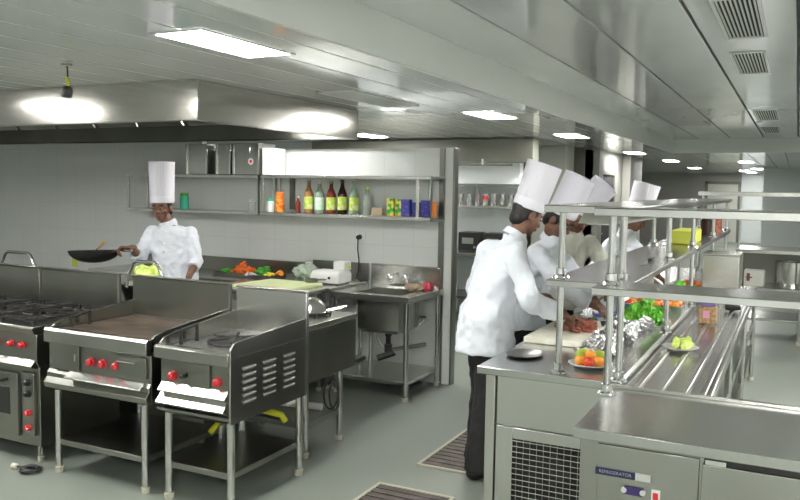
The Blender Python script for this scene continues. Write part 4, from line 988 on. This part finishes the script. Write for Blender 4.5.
def person(label, feet, face_dir, J, hat_h=.27, hat_r=.103, coat='cloth', hat_axis=None, look=None, hem=.78, apron=False, curlL=.6, curlR=.6, sleeve=.6, off=(0, 0, 0), buttons=False):
    """J: pelvis, chest, neck, head, shR, shL, elR, elL, wrR, wrL (world); facing = torso direction"""
    f = V((face_dir[0], face_dir[1], 0)).normalized(); rt = V((f.y, -f.x, 0)); up = V((0, 0, 1))
    J = {k: V(v)+(V(off) if k[:2] not in ('hd', 'pn') else V((0, 0, 0))) for k, v in J.items()}; feet = (feet[0]+off[0], feet[1]+off[1])
    org_ = V((feet[0], feet[1], 0)); b = MB()
    pel, ch, nk, hd = J['pelvis'], J['chest'], J['neck'], J['head']
    wa = pel.lerp(ch, .45)
    b.loft([(pel-up*.05, rt, .13, f, .09), (pel+up*.03, rt, .14, f, .10), (wa, rt, .125, f, .085), (ch, rt, .15, f, .10), (ch.lerp(nk, .55), rt, .12, f, .08), (nk-up*.01, rt, .06, f, .055)], 16)
    b.cap(J['shR'], J['shL'], .038)
    lk = V(look).normalized() if look else f
    hr = lk.cross(up).normalized(); hu = hr.cross(lk).normalized()
    HM = Matrix((hr, lk, hu)).transposed()
    b.cap(nk-up*.03, hd-hu*.06-lk*.015, .054, .05)
    b.ball(hd+hu*.015-lk*.01, .074, .092, .092, m=HM, seg=18)            # skull
    b.ball(hd-hu*.045+lk*.025, .056, .060, .062, m=HM, seg=16)           # face
    b.ball(hd-hu*.088+lk*.052, .030, .028, .022, m=HM)                   # chin
    for s_ in (-1, 1):
        b.ball(hd+hr*s_*.040-hu*.030+lk*.052, .022, .02, .022, m=HM)     # cheeks
        b.ball(hd+hr*s_*.076-hu*.012-lk*.012, .010, .020, .032, m=HM)    # ears
        b.ball(hd+hr*s_*.030+hu*.022+lk*.070, .024, .012, .009, m=HM)    # brow
    b.cap(hd+hu*.005+lk*.082, hd-hu*.028+lk*.102, .008, .012); b.ball(hd-hu*.031+lk*.092, .017, .012, .010, m=HM)  # nose
    b.ball(hd-hu*.058+lk*.078, .024, .012, .010, m=HM)
    for sd in ('R', 'L'):
        sh, el, wr = J['sh'+sd], J['el'+sd], J['wr'+sd]
        b.cap(sh, el, .046, .038); b.cap(el, wr, .040, .026)
        d = J.get('hd'+sd, (wr-el)); b.cap(wr-V(d).normalized()*.02, wr+V(d).normalized()*.012, .024, .022)
        hand(b, wr, d, J.get('pn'+sd, (0, 0, -1)), 1 if sd == 'L' else -1, curlR if sd == 'R' else curlL)
    ft = {}
    for sd, s_ in (('R', 1), ('L', -1)):
        hip = pel+rt*s_*.085-up*.04; an = V((feet[0], feet[1], .085))+rt*s_*.11
        if sd == 'L': an = an + f*.06
        kn = hip.lerp(an, .5)+f*.03
        b.cap(hip, kn, .078, .055); b.cap(kn, an, .054, .038); b.cap(an-up*.03-f*.03, an-up*.05+f*.12, .034, .028)
        ft[sd] = (hip, kn, an)
    body = b.build('person', 'skin', None, loc=org_); tag(body, label, 'person'); finish(body, .0062, 2)
    # jacket
    j = MB(); hz = hem
    base = V((pel.x, pel.y, hz)); 
    j.loft([(base-f*.005, rt, .212, f, .180), (base.lerp(pel, .6), rt, .206, f, .168), (pel+up*.06, rt, .200, f, .158), (wa+up*.02, rt, .188, f, .140), (ch-up*.02, rt, .19, f, .128), (ch.lerp(nk, .40), rt, .19, f, .115), (ch.lerp(nk, .70), rt, .15, f, .10), (nk-up*.035, rt, .085, f, .078), (nk-up*.01, rt, .066, f, .068), (nk+up*.008, rt, .064, f, .066)], 24)
    for sd in ('R', 'L'):
        sh, el, wr = J['sh'+sd], J['el'+sd], J['wr'+sd]
        j.ball(sh-up*.008, .062, seg=14); j.cap(sh-up*.008, el, .064, .060, 14); j.cap(sh-up*.012, ch.lerp(nk, .50), .062, .082, 14); j.cap(sh+(el-sh)*.12, ch-up*.04, .06, .09, 14); cu = el.lerp(wr, sleeve); j.cap(el, cu, .062, .052, 14)
        d = (wr-el).normalized(); j.cyl(cu-d*.03, cu+d*.045, .056, .058, 16)
    jk = j.build('jacket', coat, body, label=None); finish(jk, .0105, 5, .03)
    # collar
    k = MB(); k.lathe([(.073, -.022), (.067, .006), (.063, .022), (.059, .02), (.062, -.01)], nk, 24, m=frame((hd-nk), rt)); k.build('collar', coat, body)
    # buttons
    for i in range(5 if buttons else 0):
        for s_ in (-.035, .035):
            p = ch.lerp(pel, i*.2-.1)+f*.145+rt*s_; MB().ball(p, .008, .008, .008, seg=8).build('button', 'white_pl', body)
    # trousers and shoes
    tr = MB()
    tr.loft([(pel-up*.07, rt, .15, f, .12), (pel+up*.03, rt, .155, f, .12)], 16)
    for sd in ('R', 'L'):
        hip, kn, an = ft[sd]; tr.cap(hip, kn, .092, .090, 14); tr.cap(kn, an+up*.02, .092, .085, 14); tr.cyl(an+up*.05, an-up*.035, .086, .094, 16)
    tj = tr.build('trousers', 'trouser', body); finish(tj, .012, 4, .02)
    for sd in ('R', 'L'):
        an = ft[sd][2]; s2 = MB(); s2.ball(an-up*.045-f*.03, .048, .055, .045, m=Matrix((rt, f, up)).transposed()); s2.ball(an-up*.048+f*.07, .050, .115, .036, m=Matrix((rt, f, up)).transposed())
        c_ = s2.build('shoe', 'shoe', body); finish(c_, .008, 2)
        o_ = an.copy(); MB().box(-.045, .045, -.09, .18, 0, .014).build
    # hair
    h = MB(); h.ball(hd+hu*.022-lk*.020, .081, .090, .092, m=HM, seg=20); h.ball(hd-hu*.035-lk*.055,   .066, .042, .062, m=HM, seg=16)
    ho = h.build('hair', 'hair', body); finish(ho, .007, 2, .006)
    # eyes, brows, lips
    for s_ in (-1, 1):
        e = MB(); e.ball(hd+hr*s_*.031+hu*.003+lk*.078, .0125, .009, .0065, m=HM, seg=14); eo = e.build('eye', 'eye', body)
        MB().ball(hd+hr*s_*.031+hu*.002+lk*.0865, .0062, .003, .0062, m=HM, seg=12).build('iris', 'shoe', eo)
        MB().tube([hd+hr*s_*.014+hu*.024+lk*.085, hd+hr*s_*.032+hu*.029+lk*.084, hd+hr*s_*.050+hu*.022+lk*.072], .0038, 6).build('eyebrow', 'hair', body)
    MB().ball(hd-hu*.056+lk*.089, .022, .006, .0055, m=HM, seg=12).ball(hd-hu*.063+lk*.087, .018, .006, .006, m=HM, seg=12).build('lips', 'lip', body)
    # hat
    ax = V(hat_axis).normalized() if hat_axis else hu
    bc = hd+hu*.038-lk*.012; HT = frame(ax, hr)
    pl = lambda a: 1+.007*math.cos(28*a)
    ha = MB(); ha.lathe([(hat_r*.93, -.005), (hat_r*.95, .0), (hat_r*.965, .055), (hat_r*.972, .058), (hat_r*1.0, hat_h*.5), (hat_r*1.05, hat_h), (hat_r*1.035, hat_h), (hat_r*.985, hat_h*.5), (hat_r*.93, .06), (hat_r*.91, .0), (hat_r*.93, -.005)], bc, 112, m=HT, f=pl)
    hh = ha.build('hat', 'hat', body, angle=60)
    MB().lathe([(hat_r*.99, hat_h-.055), (hat_r*.6, hat_h-.04), (0, hat_h-.045)], bc, 56, m=HT, f=lambda a: 1+.01*math.cos(28*a)).build('hat_crown', 'hat', hh)
    MB().lathe([(hat_r*.972, .003), (hat_r*.985, .006), (hat_r*.985, .05), (hat_r*.975, .053)], bc, 56, m=HT).build('hat_band', 'hat', hh)
    return body

# wok chef
person('chef in white jacket and tall hat tossing a wok before the bottle shelf', (-4.93, 5.12), (.35, -.93), dict(
    pelvis=(-4.86, 5.10, .90), chest=(-4.86, 5.10, 1.20), neck=(-4.90, 5.07, 1.40), head=(-4.92, 5.02, 1.53),
    shR=(-5.03, 5.03, 1.315), shL=(-4.74, 5.15, 1.315), elR=(-5.06, 4.90, 1.11), elL=(-4.62, 5.10, 1.10), wrR=(-4.97, 4.73, 1.205), wrL=(-4.575, 4.95, .97),
    hdR=(-.6, -.45, .02), pnR=(0, -.3, -1), hdL=(.05, -.45, -.9), pnL=(-.3, -1, -.2)),
    hat_h=.335, hat_r=.101, hat_axis=(-.01, 0, 1), look=(.30, -1, -.16), off=(.19, 0, 0), buttons=True, hem=.80, curlR=.9, sleeve=.25)
# near chef
person('nearest chef seen from behind in long white jacket bending over the counter', (-1.68, 4.42), (.80, .60), dict(
    pelvis=(-1.62, 4.40, .93), chest=(-1.57, 4.42, 1.22), neck=(-1.48, 4.47, 1.455), head=(-1.42, 4.52, 1.575),
    shR=(-1.41, 4.29, 1.36), shL=(-1.67, 4.54, 1.36), elR=(-1.30, 4.22, 1.10), elL=(-1.77, 4.60, 1.10), wrR=(-1.17, 4.44, 1.02), wrL=(-1.36, 4.80, 1.05),
    hdR=(.3, .8, -.5), pnR=(0, .3, -1), hdL=(.9, .2, -.4)),
    hat_h=.27, hat_r=.100, hat_axis=(.30, .10, .95), look=(.60, .75, -.50), hem=.76)
person('second chef in white whose tilted hat overlaps the nearest hat', (-1.60, 5.20), (.95, -.2), dict(
    pelvis=(-1.58, 5.18, .92), chest=(-1.47, 5.16, 1.22), neck=(-1.36, 5.13, 1.43), head=(-1.30, 5.10, 1.55),
    shR=(-1.41, 4.98, 1.34), shL=(-1.40, 5.32, 1.34), elR=(-1.22, 4.93, 1.12), elL=(-1.22, 5.38, 1.12), wrR=(-1.03, 5.02, 1.01), wrL=(-1.07, 5.25, 1.0),
    hdR=(.5, .2, -.5), hdL=(.5, -.2, -.5)),
    off=(-.085, 0, -.02), hat_h=.27, hat_r=.100, hat_axis=(.42, .02, .9), look=(.8, -.1, -.7), hem=.78)
person('third chef in a greyish cream shirt with strongly tilted hat', (-1.62, 6.05), (.75, -.65), dict(
    pelvis=(-1.58, 6.05, .92), chest=(-1.49, 5.98, 1.20), neck=(-1.40, 5.90, 1.41), head=(-1.345, 5.86, 1.53),
    shR=(-1.55, 5.80, 1.33), shL=(-1.31, 6.08, 1.33), elR=(-1.42, 5.66, 1.10), elL=(-1.16, 6.05, 1.14), wrR=(-1.24, 5.62, 1.0), wrL=(-1.12, 5.86, 1.02),
    hdR=(.8, .1, -.4), hdL=(.3, -.8, -.4)),
    off=(-.10, 0, .0), hat_h=.27, hat_r=.098, hat_axis=(.66, .0, .75), look=(.6, -.6, -.7), coat='cloth_cream', hem=.80)
person('farthest chef in white bowed over the counter beyond the pass shelf', (-1.55, 7.15), (.95, -.3), dict(
    pelvis=(-1.52, 7.12, .91), chest=(-1.40, 7.08, 1.17), neck=(-1.28, 7.04, 1.37), head=(-1.20, 7.02, 1.49),
    shR=(-1.36, 6.90, 1.28), shL=(-1.31, 7.24, 1.28), elR=(-1.20, 6.85, 1.10), elL=(-1.12, 7.26, 1.10), wrR=(-1.07, 6.98, .98), wrL=(-1.02, 7.12, .98),
    hdR=(.6, .2, -.4), hdL=(.6, -.2, -.4)),
    off=(-.03, 0, .01), hat_h=.26, hat_r=.108, hat_axis=(.25, 0, .95), look=(.8, -.3, -.6), hem=.78)

# wok and ladle
wc = V((-5.19, 4.72, 1.165))
t = thing('wok', 'black wok held out by the chef at left', 'wok', wc-V((0, 0, .1)))
prof = [(0, -.105)]+[(.205*math.sin(a*PI/2), -.105*math.cos(a*PI/2)) for a in (.15, .3, .45, .6, .75, .9, 1)]+[(.20*math.sin(a*PI/2), -.10*math.cos(a*PI/2)) for a in (1, .9, .75, .6, .45, .3, .15)]+[(0, -.10)]
MB().lathe(prof, wc, 40, m=frame((-.05, .04, 1))).build('pan', 'iron', t)
MB().tube([wc+V((.20, 0, -.005)), wc+V((.28, .0, .02)), (-4.80, 4.67, 1.185), (-4.72, 4.67, 1.19)], [.008, .009, .012, .012], 10).build('handle', 'steel', t)
t = thing('ladle', 'ladle with a yellow wooden grip resting in the wok', 'ladle', (-5.2, 4.62, 1.17))
MB().tube([(-5.15, 4.62, 1.10), (-5.09, 4.62, 1.16), (-5.02, 4.62, 1.21)], .005).ball((-5.17, 4.63, 1.095), .03, .03, .012).build('stem', 'chrome', t)
MB().tube([(-5.03, 4.62, 1.20), (-4.96, 4.62, 1.255)], [.011, .013], 10).build('grip', 'wood', t)

# ------------------------------------------------------------------ world
w = bpy.data.worlds.new('world'); S.world = w; w.use_nodes = True
w.node_tree.nodes['Background'].inputs[0].default_value = (.6, .65, .65, 1); w.node_tree.nodes['Background'].inputs[1].default_value = .02
